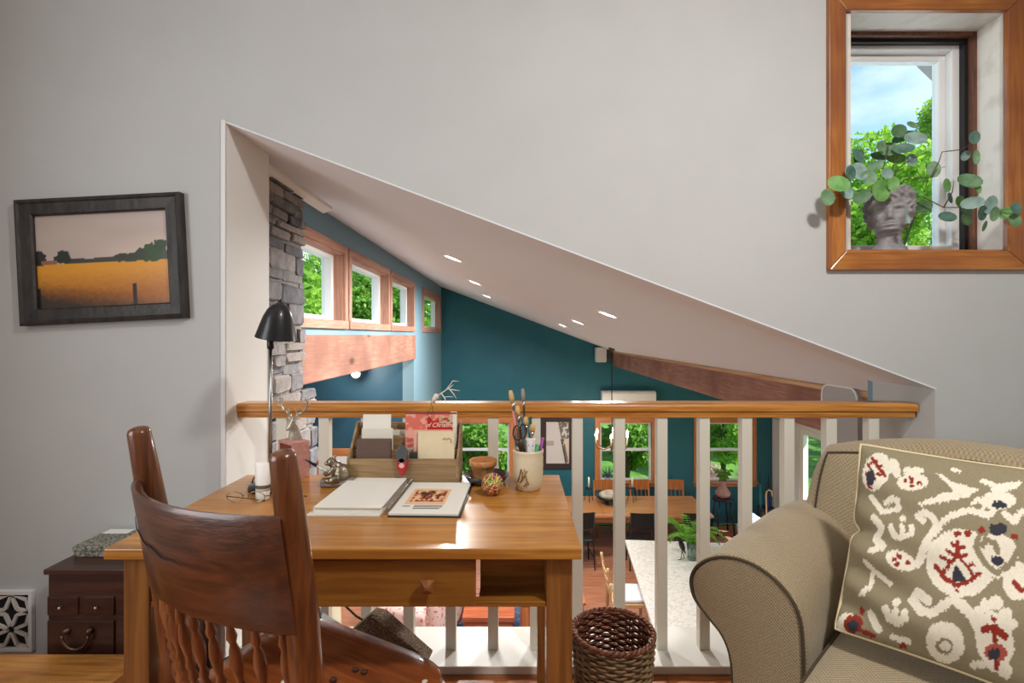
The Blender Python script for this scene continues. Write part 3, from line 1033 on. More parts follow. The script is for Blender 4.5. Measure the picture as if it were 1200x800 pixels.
# seat: rounded outline with a dished edge
out = []
for i in range(40):
    a = 2 * math.pi * i / 40
    cxx, syy = math.cos(a), math.sin(a)
    e = 0.42
    xx = 0.27 * math.copysign(abs(cxx) ** e, cxx)
    yy = 0.215 * math.copysign(abs(syy) ** e, syy)
    xx *= 1.0 + 0.10 * (yy / 0.215)
    out.append((xx, yy))
rings = [[Vector((x * s_, y * s_, z)) for x, y in out] for s_, z in ((0.90, SZ - 0.040), (0.97, SZ - 0.034), (1.0, SZ - 0.018), (0.995, SZ - 0.004), (0.97, SZ), (0.80, SZ - 0.004), (0.45, SZ - 0.010), (0.1, SZ - 0.011))]
st = MB().loft(rings)
seat = st.build('seat', m_seat, oc, local=True, smooth=True)
m_peg = M('pale_peg', C8(226, 214, 196), rough=0.4)
m_pegd = M('dark_peg', C8(70, 36, 20), rough=0.5)
pegs = [(px(334, 797, 1.225), m_peg), (px(498, 797, 1.225), m_peg)]
for lx_, ly_, mm in ((-0.12, 0.10, m_peg), (0.15, 0.02, m_peg), (-0.02, 0.05, m_pegd), (0.06, 0.09, m_pegd), (0.02, -0.03, m_pegd), (-0.08, 0.02, m_pegd)) + tuple((*(wmat(oc).inverted() @ pz(x_, y_, SZ)).to_2d(), mm_) for x_, y_, mm_ in ((333, 797, m_peg), (498, 797, m_peg), (391, 793, m_pegd), (427, 784, m_pegd))):
    MB().lathe([(0.0075, SZ - 0.012), (0.0075, SZ - 0.002), (0.004, SZ - 0.0005)], at=(lx_, ly_, 0), n=10).build('peg', mm, oc, local=True, smooth=True)
# posts
def arc(t, dy=0.0, bow=0.062):
    """along the curved back: t from -1 to 1"""
    return Vector((0.237 * t, -bow * (1 - t * t) + dy, 0))
for s_ in (-1, 1):
    pts = [Vector((s_ * 0.222, -0.175, SZ - 0.03)), Vector((s_ * 0.226, -0.188, 0.60)), Vector((s_ * 0.232, -0.21, 0.80)), Vector((s_ * 0.237, -0.238, 0.98)), Vector((s_ * 0.239, -0.252, 1.068)), Vector((s_ * 0.239, -0.2535, 1.076)), Vector((s_ * 0.239, -0.254, 1.079))]
    MB().tube(pts, [0.026, 0.030, 0.0295, 0.0255, 0.0225, 0.019, 0.012], n=20).build('post', m_chairz, oc, local=True, smooth=True)
# crest board
n = 26
def crest_ring(t):
    z0_, z1_ = 0.742 + 0.012 * (1 - t * t), 0.966
    c0 = arc(t, -0.203 - 0.02)
    c1 = arc(t, -0.238 - 0.02)
    nn = Vector((2 * 0.062 * t / 0.237 * 1.0, -1.0, 0)).normalized() * -1
    th_ = 0.010
    r_ = []
    for z, off in ((z0_, -0.5), (z0_ + 0.006, -1), (z1_ - 0.008, -1), (z1_, -0.4), (z1_ + 0.001, 0.4), (z1_ - 0.008, 1), (z0_ + 0.006, 1), (z0_, 0.5)):
        f_ = (z - 0.742) / 0.224
        c = c0.lerp(c1, f_)
        r_.append(c - nn * th_ * off + Vector((0, 0, z)))
    return r_
cr_ = MB().loft([crest_ring(-1.02 + 2.04 * i / n) for i in range(n + 1)])
crest = cr_.build('crest_board', m_chair, oc, local=True)
shade_auto(crest, 50)
# a dark hairline split in the old board
b = MB()
sp = []
for i in range(14):
    t = -0.98 + 0.088 * i
    z = 0.888 - 0.030 * (i / 13) + 0.004 * math.sin(i * 1.7)
    c = arc(t, -0.223).lerp(arc(t, -0.258), (z - 0.742) / 0.224)
    nn = Vector((2 * 0.062 * t / 0.237, -1.0, 0)).normalized()
    sp.append(c + nn * 0.0122 + Vector((0, 0, z)))
b.tube(sp, [0.0004 + 0.0010 * math.sin(math.pi * i / 13) for i in range(14)], n=5)
b.build('split', M('split_shade', C8(24, 12, 8), rough=0.9), crest, local=True)
# turned spindles
prof = [(0.008, 0.0), (0.009, 0.03), (0.012, 0.045), (0.007, 0.055), (0.011, 0.07), (0.0135, 0.085), (0.011, 0.10), (0.007, 0.11), (0.012, 0.122), (0.007, 0.134), (0.012, 0.146), (0.007, 0.158), (0.012, 0.170), (0.007, 0.182), (0.011, 0.20), (0.0145, 0.222), (0.011, 0.244), (0.007, 0.256), (0.012, 0.268), (0.008, 0.282), (0.008, 0.30)]
m_spin = wood('spindle_oak', C8(112, 62, 34), C8(150, 92, 54), axis=2, scale=30, rough=0.35, coat=0.3)
for i in range(9):
    t = -0.86 + 1.72 * i / 8
    lo = arc(t, -0.165, bow=0.05) + Vector((0, 0, SZ - 0.02))
    hi = arc(t, -0.213) + Vector((0, 0, 0.752))
    ax = hi - lo
    rot = ax.to_track_quat('Z', 'Y').to_matrix().to_4x4()
    L = ax.length / 0.30
    MB().lathe([(r_ * 0.82, z * L) for r_, z in prof], n=12, mat=rot, at=lo).build('spindle', m_spin, oc, local=True, smooth=True)
for sx in (-1, 1):
    for sy in (-1, 1):
        a_ = Vector((sx * 0.17, sy * 0.14, SZ - 0.03))
        c_ = Vector((sx * 0.215, sy * 0.185, 0.0))
        MB().tube([a_, a_.lerp(c_, 0.25), a_.lerp(c_, 0.5), a_.lerp(c_, 0.9), c_], [0.016, 0.021, 0.019, 0.016, 0.013], n=12).build('leg', m_chairz, oc, local=True, smooth=True)
for sx in (-1, 1):
    MB().tube([(sx * 0.195, -0.165, 0.2), (sx * 0.195, 0.0, 0.2), (sx * 0.195, 0.165, 0.2)], [0.009, 0.012, 0.009], n=10).build('stretcher', m_chairz, oc, local=True, smooth=True)
MB().tube([(-0.195, 0.0, 0.2), (0, 0, 0.2), (0.195, 0, 0.2)], [0.009, 0.012, 0.009], n=10).build('stretcher', m_chairz, oc, local=True, smooth=True)

# ------------------------------------------------------------------ sofa, set at an angle into the corner
A0 = Vector((0.86, 1.41, 0))
S_RZ = math.atan2(-0.743, 0.67)
m_sofa = weave('tan_diamond_weave', C8(126, 110, 84), C8(186, 168, 136), pitch=0.0115, bump=0.35)
m_pipe = M('dark_olive_piping', C8(74, 62, 44), rough=0.8)
sf = empty('rolled_arm_sofa', A0, S_RZ, 'tan woven rolled arm sofa with dark piping beside the railing', 'sofa')
def smooth_loop(pts, k=4):
    o = []
    n_ = len(pts)
    for i in range(n_):
        p0, p1, p2, p3 = (Vector((*pts[(i + j) % n_], 0)) for j in (-1, 0, 1, 2))
        for q in range(k):
            t = q / k
            v_ = 0.5 * ((2 * p1) + (p2 - p0) * t + (2 * p0 - 5 * p1 + 4 * p2 - p3) * t * t + (3 * p1 - p0 - 3 * p2 + p3) * t ** 3)
            o.append((v_.x, v_.y))
    return o
ap = smooth_loop([(-0.01, 0.10), (-0.005, 0.30), (-0.005, 0.48), (-0.02, 0.575), (-0.075, 0.635), (-0.15, 0.660), (-0.23, 0.650), (-0.295, 0.610), (-0.328, 0.555), (-0.318, 0.497), (-0.272, 0.455), (-0.225, 0.415), (-0.200, 0.35), (-0.195, 0.22), (-0.195, 0.10)])
def arm(mirror=None):
    def X(u):
        return u if mirror is None else mirror - u
    cu = sum(p[0] for p in ap) / len(ap)
    cz = 0.45
    V0, V1 = -0.156, 0.47
    rings = []
    for v_, sc, up in ((V0 + 0.004, 0.955, 0), (V0, 0.975, 0), (V0 + 0.004, 0.995, 0), (V0 + 0.02, 1.0, 0), (V0 + 0.12, 1.008, 0.004), (V0 + 0.3, 1.012, 0.014), (0.35, 1.006, 0.028), (V1 - 0.02, 0.98, 0.03), (V1, 0.93, 0.03)):
        rings.append([Vector((X(cu + (p[0] - cu) * sc), v_, max(0.06, cz + (p[1] - cz) * sc + up * (p[1] > 0.35)))) for p in ap])
    o = MB().loft(rings, cap=False).build('arm', m_sofa, sf, local=True, smooth=True)
    pan = MB().loft([[Vector((X(cu + (p[0] - cu) * 0.955), V0 + 0.004, max(0.06, cz + (p[1] - cz) * 0.955))) for p in ap], [Vector((X(cu + (p[0] - cu) * 0.90), V0 - 0.004, max(0.06, cz + (p[1] - cz) * 0.93))) for p in ap]], cap=False)
    pan.f.append(tuple(range(len(pan.v) - len(ap), len(pan.v))))
    pan.build('front_panel', m_sofa, o, local=True)
    pp = [Vector((X(cu + (p[0] - cu) * 0.965), V0 - 0.002, cz + (p[1] - cz) * 0.965)) for p in ap if p[1] > 0.105]
    j = max(range(len(pp)), key=lambda q: (pp[q] - pp[(q + 1) % len(pp)]).length)
    pp = pp[j + 1:] + pp[:j + 1]
    MB().tube(pp, 0.0042, n=7).build('piping', m_pipe, o, local=True, smooth=True)
    return o
arm()
arm(1.42)

def cushion_mb(lo, hi, n=12, k=0.35, puff=(0, 0, 0), fn=None):
    """a stuffed box: a cube grid rounded towards an ellipsoid"""
    lo, hi = Vector(lo), Vector(hi)
    c, h = (lo + hi) / 2, (hi - lo) / 2
    b = MB()
    idx = {}
    def vid(p):
        key = tuple(round(q, 5) for q in p)
        if key in idx:
            return idx[key]
        x, y, z = p
        s = Vector((x * math.sqrt(max(0, 1 - y * y / 2 - z * z / 2 + y * y * z * z / 3)), y * math.sqrt(max(0, 1 - x * x / 2 - z * z / 2 + x * x * z * z / 3)), z * math.sqrt(max(0, 1 - x * x / 2 - y * y / 2 + x * x * y * y / 3))))
        e = Vector(p)
        # only the rim is rounded, the faces stay full
        q = Vector([e[i] * (1 - k) + s[i] * k for i in range(3)])
        q = Vector([q[i] * (1 + puff[i] * (1 - e[(i + 1) % 3] ** 2) * (1 - e[(i + 2) % 3] ** 2)) for i in range(3)])
        w_ = Vector((c.x + q.x * h.x, c.y + q.y * h.y, c.z + q.z * h.z))
        if fn:
            w_ = fn(w_, e)
        idx[key] = len(b.v)
        b.v.append(w_)
        return idx[key]
    g = [-1 + 2 * i / n for i in range(n + 1)]
    for ax in range(3):
        for s in (-1, 1):
            for i in range(n):
                for j in range(n):
                    q = []
                    for (aa, bb) in ((g[i], g[j]), (g[i + 1], g[j]), (g[i + 1], g[j + 1]), (g[i], g[j + 1])):
                        p = [0, 0, 0]
                        p[ax] = s
                        p[(ax + 1) % 3] = aa
                        p[(ax + 2) % 3] = bb
                        q.append(vid(p))
                    b.f.append(tuple(q))
    b.idx = idx
    b.n = n
    return b

def rim_path(b, ax, s, inset=1.0, n=None):
    n = b.n
    g = [-1 + 2 * i / n for i in range(n + 1)]
    loop = [(g[i], -1) for i in range(n)] + [(1, g[i]) for i in range(n)] + [(-g[i], 1) for i in range(n)] + [(-1, -g[i]) for i in range(n)]
    o = []
    for aa, bb in loop:
        p = [0, 0, 0]
        p[ax] = s
        p[(ax + 1) % 3] = aa
        p[(ax + 2) % 3] = bb
        o.append(b.v[b.idx[tuple(round(q, 5) for q in p)]])
    return o
MB().box((-0.02, -0.14, 0.10), (1.44, 0.60, 0.30)).build('base', m_sofa, sf, local=True, bev=0.02)
MB().box((-0.14, 0.56, 0.10), (1.56, 0.655, 0.80)).build('back_frame', m_sofa, sf, local=True, bev=0.03, seg=4)
for i in range(2):
    ua = 0.0 + 0.71 * i
    b = cushion_mb((ua, -0.32, 0.29), (ua + 0.705, 0.46, 0.462), k=0.16, puff=(0, 0, 0.10))
    o = b.build('seat_cushion', m_sofa, sf, local=True, smooth=True)
    for s in (1, -1):
        MB().tube(rim_path(b, 2, s), 0.004, n=6, wrap=True).build('piping', m_pipe, o, local=True, smooth=True)
def lean(w_, e):
    f = (w_.z - 0.46) / 0.46
    w_.y += 0.10 * f - 0.03
    return w_
for i in range(2):
    ua, ub = ((-0.20, 0.70), (0.71, 1.62))[i]
    def lean2(w_, e, ua=ua, i=i):
        w_ = lean(w_, e)
        # the outer top corner droops and the middle stands highest
        t = (w_.x - ua) / 0.9
        w_.z += (0.035 * math.sin(math.pi * min(1, max(0, t))) - 0.02) * (e[2] > 0)
        return w_
    b = cushion_mb((ua, 0.325, 0.46), (ub, 0.545, 0.925), k=0.40, puff=(0.0, 0.30, 0.06), fn=lean2, n=14)
    o = b.build('back_cushion', m_sofa, sf, local=True, smooth=True)
    for s in (-1, 1):
        MB().tube(rim_path(b, 1, s), 0.004, n=6, wrap=True).build('piping', m_pipe, o, local=True, smooth=True)
m_foot = M('dark_foot', C8(50, 34, 24), rough=0.4)
for uu in (-0.13, 1.53):
    for vv in (-0.08, 0.56):
        MB().lathe([(0.022, 0.0), (0.03, 0.05), (0.032, 0.10)], at=(uu, vv, 0), n=12).build('foot', m_foot, sf, local=True, smooth=True)

# ------------------------------------------------------------------ patterned pillow on the sofa
PU = Vector((0.67, -0.743, 0))
PV = Vector((0.743, 0.67, 0))
PC = A0 + PU * 0.035 + PV * 0.01 + Vector((0, 0, 0.475))
PW, PH = 0.545, 0.505
PUP = (PV * 0.235 + Vector((0, 0, 0.46))).normalized()
PN = PU.cross(PUP).normalized()      # front of the pillow
if PN.y > 0:
    PN = -PN
NP = 230
gu, gv = np.meshgrid(np.linspace(0, 1, NP + 1), np.linspace(0, 1, NP + 1))
def pillow_side(sgn):
    u, v = gu, gv
    cu, cv = 2 * u - 1, 2 * v - 1
    t = np.clip((1 - np.abs(cu) ** 2.6), 0, 1) ** 0.55 * np.clip((1 - np.abs(cv) ** 2.6), 0, 1) ** 0.55
    # the seams draw in between the corners
    uu = 0.5 + cu * 0.5 * (1 - 0.035 * (1 - cv ** 2) ** 1.2)
    vv = 0.5 + cv * 0.5 * (1 - 0.035 * (1 - cu ** 2) ** 1.2)
    # folds that run in from the left seam and one along the bottom
    fold = 0.010 * np.sin((v * 15 + u * 5) * 2.2) * np.exp(-u * 5.5) * np.clip(1.2 - v, 0, 1) * 2.0
    fold += 0.007 * np.sin((u * 9 - v * 14)) * np.exp(-((v - 0.3) / 0.25) ** 2)
    pinch = 0.03 * np.exp(-((v - 0.52) / 0.03) ** 2) * np.exp(-u * 16)
    h = sgn * (0.088 * t) + (fold * t ** 0.5 if sgn > 0 else 0)
    uu = uu + pinch
    P = np.array(PC)[None, None, :] + uu[..., None] * PW * np.array(PU) + vv[..., None] * PH * np.array(PUP) + (h + 0.082)[..., None] * np.array(PN)
    return P
PF = pillow_side(1)
flat = np.array(PC)[None, None, :] + gu[..., None] * PW * np.array(PU) + gv[..., None] * PH * np.array(PUP) + 0.10 * np.array(PN)
QX = VX + FPX * flat[..., 0] / flat[..., 1]
QY = VY - FPX * (flat[..., 2] - EYE) / flat[..., 1]
QX, QY = QX.ravel(), QY.ravel()
# ikat edges: the outline is jagged along the warp
jag = (noise2(QX * 0.9 + QY * 0.25, QY * 0.14, 3) - 0.5) * 3.6
JX, JY = QX + jag * 0.55 + (noise2(QX * .3, QY * .3, 8) - .5) * 1.5, QY + jag * 1.1
JX = np.where(JX > 1203, 2406 - JX, JX)      # beyond the seen half the print repeats mirrored
def A_(x, y):
    return (960 + x / 4.446, 500 + y / 4.446)
def B_(x, y):
    return (960 + x / 5.0, 640 + y / 5.0)
def ell(c, rx, ry, rot=0.0):
    a = R(rot)
    dx, dy = JX - c[0], JY - c[1]
    x_ = dx * math.cos(a) + dy * math.sin(a)
    y_ = -dx * math.sin(a) + dy * math.cos(a)
    return (x_ / rx) ** 2 + (y_ / ry) ** 2 < 1
def stroke(pts, wd):
    m = np.zeros(len(JX), bool)
    for (xa, ya), (xb, yb) in zip(pts[:-1], pts[1:]):
        dx, dy = xb - xa, yb - ya
        L = dx * dx + dy * dy + 1e-9
        t = np.clip(((JX - xa) * dx + (JY - ya) * dy) / L, 0, 1)
        m |= (JX - xa - t * dx) ** 2 + (JY - ya - t * dy) ** 2 < (wd * 0.56) ** 2
    return m
def poly(pts):
    m = np.zeros(len(JX), bool)
    n_ = len(pts)
    for i in range(n_):
        (xa, ya), (xb, yb) = pts[i], pts[(i + 1) % n_]
        c = ((ya > JY) != (yb > JY))
        m ^= c & (JX < (xb - xa) * (JY - ya) / (yb - ya + 1e-9) + xa)
    return m
KH, WH, RD, NV, PK = (np.array(C8(*c)) for c in ((144, 133, 106), (234, 225, 205), (146, 52, 38), (58, 58, 66), (176, 84, 72)))
pc = np.tile(KH, (len(QX), 1))
def paint(mask, col):
    pc[mask] = col
As = lambda L: [A_(*p) for p in L]
Bs = lambda L: [B_(*p) for p in L]
for c, rx, ry, rot in ((A_(300, 240), 18, 24, 15), (A_(405, 225), 6, 13, -15), (A_(500, 240), 13, 5, 0), (A_(500, 305), 19, 11, 0), (A_(447, 500), 4, 4, 0), (A_(950, 405), 20, 12, 0), (A_(952, 640), 0.1, 0.1, 0),
                       (B_(495, 110), 19, 11, 25), (B_(468, 350), 5.5, 5.5, 0), (B_(750, 590), 23, 24, 0), (B_(1050, 580), 21, 33, -10), (B_(160, 450), 14, 12, 0), (B_(1180, 240), 16, 23, 0),
                       (B_(960, 420), 6, 8, -30), (B_(1000, 385), 7, 9, -20), (B_(1060, 365), 9, 8, 0), (B_(1115, 430), 8, 7, 20), (B_(1150, 490), 8, 6, 20), (B_(1060, 90), 26, 26, 0), (B_(850, 130), 41, 40, 20),
                       (A_(1000, 320), 12, 5, 0), (A_(720, 230), 7, 3, 20), (A_(470, 355), .1, .1, 0)):
    paint(ell(c, rx, ry, rot), WH)
paint(poly(As([(615, 245), (665, 268), (700, 300), (770, 320), (850, 345), (790, 390), (690, 412), (545, 440), (532, 428), (640, 375), (715, 350), (690, 325)])), WH)
for pts, wd in ((As([(270, 375), (335, 460), (425, 445), (420, 402), (375, 395), (352, 412)]), 6), (As([(382, 540), (400, 590), (450, 605), (500, 582), (497, 548)]), 6.5), (As([(450, 590), (448, 540)]), 5),
                (As([(560, 515), (530, 490), (560, 470), (600, 490), (637, 545), (700, 490), (800, 462), (900, 490), (930, 445)]), 7), (As([(637, 545), (580, 620), (540, 725)]), 9), (As([(860, 295), (940, 325), (1050, 305)]), 6),
                (As([(915, 345), (990, 345)]), 4), (As([(985, 480), (1030, 520), (1075, 465)]), 7), (As([(815, 420), (850, 400), (880, 430), (860, 470)]), 5), (As([(290, 490), (330, 540), (300, 600), (340, 640), (280, 660)]), 8),
                (Bs([(655, 345), (595, 295), (560, 335), (615, 405), (680, 422), (745, 380), (805, 340)]), 10), (Bs([(805, 340), (865, 385), (930, 455), (960, 530), (975, 650), (1030, 735), (1110, 750)]), 11),
                (Bs([(400, 380), (420, 440), (470, 470), (520, 445), (520, 410)]), 8), (Bs([(460, 450), (462, 400)]), 7), (Bs([(270, 100), (330, 160), (430, 240)]), 5), (Bs([(300, 400), (350, 500)]), 8), (Bs([(430, 545), (530, 580)]), 6),
                (Bs([(250, 290), (300, 250), (320, 180)]), 6), (Bs([(910, 720), (1000, 715), (1100, 780)]), 8), (Bs([(660, 20), (610, 90), (590, 130)]), 7)):
    paint(stroke(pts, wd), WH)
# khaki inside the large heart, then the small white hearts
paint(stroke(Bs([(960, -40), (940, 40), (990, 130), (1060, 190), (1150, 130), (1190, 40)]), 6), KH)
paint(stroke(As([(870, 650), (890, 620), (930, 630), (950, 680)]), 6), KH)
paint(ell(B_(745, 612), 11, 9), KH)
paint(ell(B_(750, 610), 6.5, 5.5), WH)
# red branches
for pts, wd in ((Bs([(700, 148), (755, 215), (830, 262), (910, 230), (958, 195)]), 5.0), (Bs([(830, 10), (835, 90)]), 4.5), (Bs([(775, 60), (830, 95), (885, 85)]), 4), (Bs([(738, 95), (790, 125)]), 4), (Bs([(880, 145), (920, 140)]), 3.5),
                (Bs([(800, 15), (835, 45), (868, 40)]), 4), (Bs([(825, 95), (765, 160), (740, 190)]), 3.2), (Bs([(840, 95), (900, 165), (930, 215)]), 3.2), (Bs([(985, 520), (1045, 508), (1108, 560)]), 8), (Bs([(1045, 510), (1045, 590)]), 5),
                (As([(275, 165), (300, 200), (345, 262)]), 3.5), (As([(250, 195), (300, 185)]), 3), (As([(300, 215), (328, 210)]), 3), (As([(310, 262), (345, 255)]), 3.5), (As([(245, 240), (255, 320), (275, 330)]), 2.6), (As([(250, 195), (300, 290)]), 2.4),
                (Bs([(1165, 245), (1200, 290), (1230, 300)]), 6)):
    paint(stroke(pts, wd), RD)
for c, r_ in ((A_(490, 285), 2.6), (A_(457, 297), 2.6), (A_(533, 311), 2.6), (A_(495, 324), 2.6), (A_(492, 301), 2.2), (B_(487, 85), 3.4), (B_(455, 103), 2.8), (B_(475, 132), 3), (B_(535, 125), 3), (A_(740, 587), 3.6), (A_(793, 582), 4), (A_(865, 568), 4),
              (A_(1037, 605), 4), (B_(1045, 460), 2.8), (B_(825, 295), 2.2), (B_(490, 600), 4)):
    paint(ell(c, r_ * 1.15, r_), RD)
paint(ell(B_(1045, 650), 14, 10), PK)
paint(ell(B_(1045, 725), 4, 6), RD)
paint(ell(B_(200, 460), 12, 11), RD)
paint(ell(B_(250, 385), 3, 5), RD)
paint(ell(B_(290, 520), 11, 3, 25), RD)
paint(poly(Bs([(820, 132), (885, 232), (830, 240), (788, 222)])), NV)
for c, rx, ry in ((A_(270, 272), 5, 10), (A_(955, 431), 9, 5), (A_(952, 562), 10.5, 7.5), (A_(945, 725), 7, 6), (B_(1040, 662), 7.5, 7), (B_(200, 472), 7.5, 6.5)):
    paint(ell(c, rx, ry), NV)
pc *= (0.93 + 0.14 * noise2(QX * 2.0, QY * 0.6, 5))[:, None]

pm = MB()
pb = pillow_side(-1)
N1 = NP + 1
front = PF.reshape(-1, 3)
back = pb[::10, ::10].reshape(-1, 3)
pil = empty('patterned_pillow', PC + PU * PW / 2, 0, 'cream khaki and red ikat print pillow leaning on the tan sofa', 'pillow')
pm.v = [Vector(p) for p in front]
pm.f = [(j * N1 + i, j * N1 + i + 1, (j + 1) * N1 + i + 1, (j + 1) * N1 + i) for j in range(NP) for i in range(NP)]
o = pm.build('front_cover', print_mat('ikat_print', rough=0.85, spec=0.2), pil, smooth=True)
put_print(o, pc)
nb = NP // 10 + 1
pm = MB()
pm.v = [Vector(p) for p in back]
pm.f = [(j * nb + i, (j + 1) * nb + i, (j + 1) * nb + i + 1, j * nb + i + 1) for j in range(nb - 1) for i in range(nb - 1)]
pm.build('back_cover', M('khaki_cloth', C8(146, 132, 100), rough=0.9), pil, smooth=True)
rim = [Vector(PF[0, i]) for i in range(0, NP, 5)] + [Vector(PF[i, NP]) for i in range(0, NP, 5)] + [Vector(PF[NP, NP - i]) for i in range(0, NP, 5)] + [Vector(PF[NP - i, 0]) for i in range(0, NP, 5)]
MB().tube(rim, 0.0042, n=6, wrap=True).build('piping', M('cream_cord', C8(226, 208, 168), rough=0.8), pil, smooth=True)

# ------------------------------------------------------------------ wicker waste basket
wb = empty('wicker_basket', (0.312, 1.655, 0), 0, 'round dark wicker waste basket between desk and sofa', 'basket')
m_wick = M('dark_wicker', C8(96, 48, 28), rough=0.45, col2=C8(128, 70, 42), nscale=30, island=0.35, coat=0.25)
m_wicko = M('grey_brown_wicker', C8(120, 96, 66), rough=0.6, col2=C8(150, 124, 88), nscale=30, island=0.3)
H_, rt, rb_ = 0.335, 0.128, 0.098
ns = 28
def rad_at(z):
    f = z / H_
    return rb_ + (rt - rb_) * (f ** 0.8)
rows_o, rows_i = MB(), MB()
nr = 30
for j in range(nr):
    z = 0.012 + (H_ - 0.03) * j / (nr - 1)
    r0 = rad_at(z)
    ph = math.pi * (j % 2)
    po, pi_ = [], []
    for i in range(ns * 4):
        a = 2 * math.pi * i / (ns * 4)
        wv = math.cos(a * ns / 1.0 * 0.5 + ph)
        po.append((0.312 + (r0 + 0.0035 * wv + 0.002) * math.cos(a), 1.655 + (r0 + 0.0035 * wv + 0.002) * math.sin(a), z + 0.0015 * math.sin(a * 7 + j)))
        pi_.append((0.312 + (r0 + 0.0035 * wv - 0.006) * math.cos(a), 1.655 + (r0 + 0.0035 * wv - 0.006) * math.sin(a), z + 0.005 + 0.0015 * math.sin(a * 5 + j)))
    rows_o.tube(po, 0.0048, n=5, wrap=True)
    rows_i.tube(pi_, 0.0048, n=5, wrap=True)
tag(rows_o.build('outer_weave', m_wicko, wb, smooth=True), kind='stuff')
tag(rows_i.build('inner_weave', m_wick, wb, smooth=True), kind='stuff')
for i in range(ns // 2):
    a = 2 * math.pi * i / (ns // 2)
    MB().tube([(0.312 + (rad_at(z) - 0.002) * math.cos(a), 1.655 + (rad_at(z) - 0.002) * math.sin(a), z) for z in (0.005, 0.1, 0.2, H_ - 0.01)], 0.0035, n=5).build('stake', m_wick, wb)
b = MB()
for ph in (0, math.pi):
    b.tube([(0.312 + (rt + 0.004 * math.cos(22 * a_ + ph)) * math.cos(a_), 1.655 + (rt + 0.004 * math.cos(22 * a_ + ph)) * math.sin(a_), H_ - 0.008 + 0.004 * math.sin(22 * a_ + ph)) for a_ in [2 * math.pi * q / 176 for q in range(176)]], 0.0058, n=6, wrap=True)
b.build('rim', m_wick, wb, smooth=True)
MB().lathe([(0.0, 0.0), (rb_ + 0.003, 0.0), (rb_ + 0.003, 0.012), (0.0, 0.012)], at=(0.312, 1.655, 0), n=28, cap=False).build('bottom', m_wick, wb)

# ------------------------------------------------------------------ framed landscape, hanging askew
pcn = px(117.5, 303.5, 1.925)
fr = empty('framed_landscape', pcn, 0, 'black framed picture of a golden field hanging askew on the grey wall', 'picture')
fr.rotation_euler = (0, R(-2.9), 0)
WORLD[fr.name] = Matrix.Translation(pcn) @ Matrix.Rotation(R(-2.9), 4, 'Y')
m_frame = M('black_distressed_frame', C8(40, 37, 36), rough=0.45, col2=C8(62, 56, 52), nscale=40, stretch=(1, 1, 0.2), bump=0.2, bscale=60)
FW, FH, fw = 0.312, 0.237, 0.062
def fpiece(a, bq, inner):
    return a
for (p1, p2) in (((-FW, -FH), (FW, -FH)), ((FW, -FH), (FW, FH)), ((FW, FH), (-FW, FH)), ((-FW, FH), (-FW, -FH))):
    d_ = Vector((p2[0] - p1[0], 0, p2[1] - p1[1])).normalized()
    nrm = Vector((-d_.z, 0, d_.x))
    secs = []
    for off, yy in ((0.0, 0.024), (0.0, -0.004), (0.012, -0.010), (0.018, -0.004), (fw - 0.006, -0.002), (fw, 0.004), (fw, 0.024)):
        secs.append((off, yy))
    r1 = [Vector((p1[0], 0, p1[1])) + nrm * o_ + d_ * o_ + Vector((0, y_, 0)) for o_, y_ in secs]
    r2 = [Vector((p2[0], 0, p2[1])) + nrm * o_ - d_ * o_ + Vector((0, y_, 0)) for o_, y_ in secs]
    MB().loft([r1, r2]).build('frame_rail', m_frame, fr, local=True)
def field(u, v):
    c = np.zeros((len(u), 3))
    n1 = noise2(u * 6, v * 6, 1)
    skyc = np.array(C8(204, 186, 176))[None] * (1 - v[:, None] * 0.16) + np.array(C8(226, 190, 140))[None] * (0.22 * np.clip(1 - np.abs(v - 0.6) / 0.25, 0, 1) * np.clip((u - 0.3), 0, 1))[:, None]
    skyc = skyc * (0.94 + 0.12 * noise2(u * 3, v * 9, 4))[:, None]
    hor = 0.475
    f = np.clip(v / hor, 0, 1)
    gold, amber, low = np.array(C8(226, 156, 52)), np.array(C8(176, 104, 36)), np.array(C8(66, 54, 44))
    k1 = np.clip((f - 0.30) / 0.55 + 0.25 * (noise2(u * 40, v * 90, 2) - .5), 0, 1)[:, None]
    k0 = np.clip((f - 0.02 + (u - 0.45) * 0.45) / 0.42 + 0.3 * (noise2(u * 60, v * 50, 9) - .5), 0, 1)[:, None]
    fld = low * (1 - k0) + (amber * (1 - k1) + gold * k1) * k0
    c[:] = np.where((v > hor)[:, None], skyc, fld)
    tl = hor + 0.035 + 0.02 * noise2(u * 20, u * 0, 3) + 0.05 * np.clip((u - 0.5) * 2, 0, 1)
    c[(v > hor) & (v < tl) & (u > 0.25)] = C8(70, 70, 66)
    for cx_, cz_, rx_, ry_, col in ((0.03, 0.53, 0.05, 0.09, (44, 46, 42)), (0.205, 0.545, 0.062, 0.075, (46, 56, 46)), (0.87, 0.55, 0.09, 0.10, (50, 76, 36)), (0.93, 0.62, 0.05, 0.08, (46, 66, 36)), (0.78, 0.54, 0.05, 0.06, (56, 66, 46)), (0.68, 0.51, 0.09, 0.05, (60, 66, 52))):
        d2 = ((u - cx_) / rx_) ** 2 + ((v - cz_) / ry_) ** 2 + (noise2(u * 45, v * 35, 6) - .5) * 0.9
        c[(d2 < 1) & (v > hor - 0.02)] = C8(*col)
    c[(np.abs(u - 0.1) < 0.055) & (v > hor) & (v < hor + 0.045)] = C8(150, 104, 84)
    c[(np.abs(u - 0.725) < 0.014) & (v < 0.235) & (v > 0.02)] = C8(36, 28, 28)
    c[(np.abs(u - 0.015) < 0.012) & (v < 0.22)] = C8(36, 28, 28)
    return c
iw, ih = FW - fw + 0.004, FH - fw + 0.004
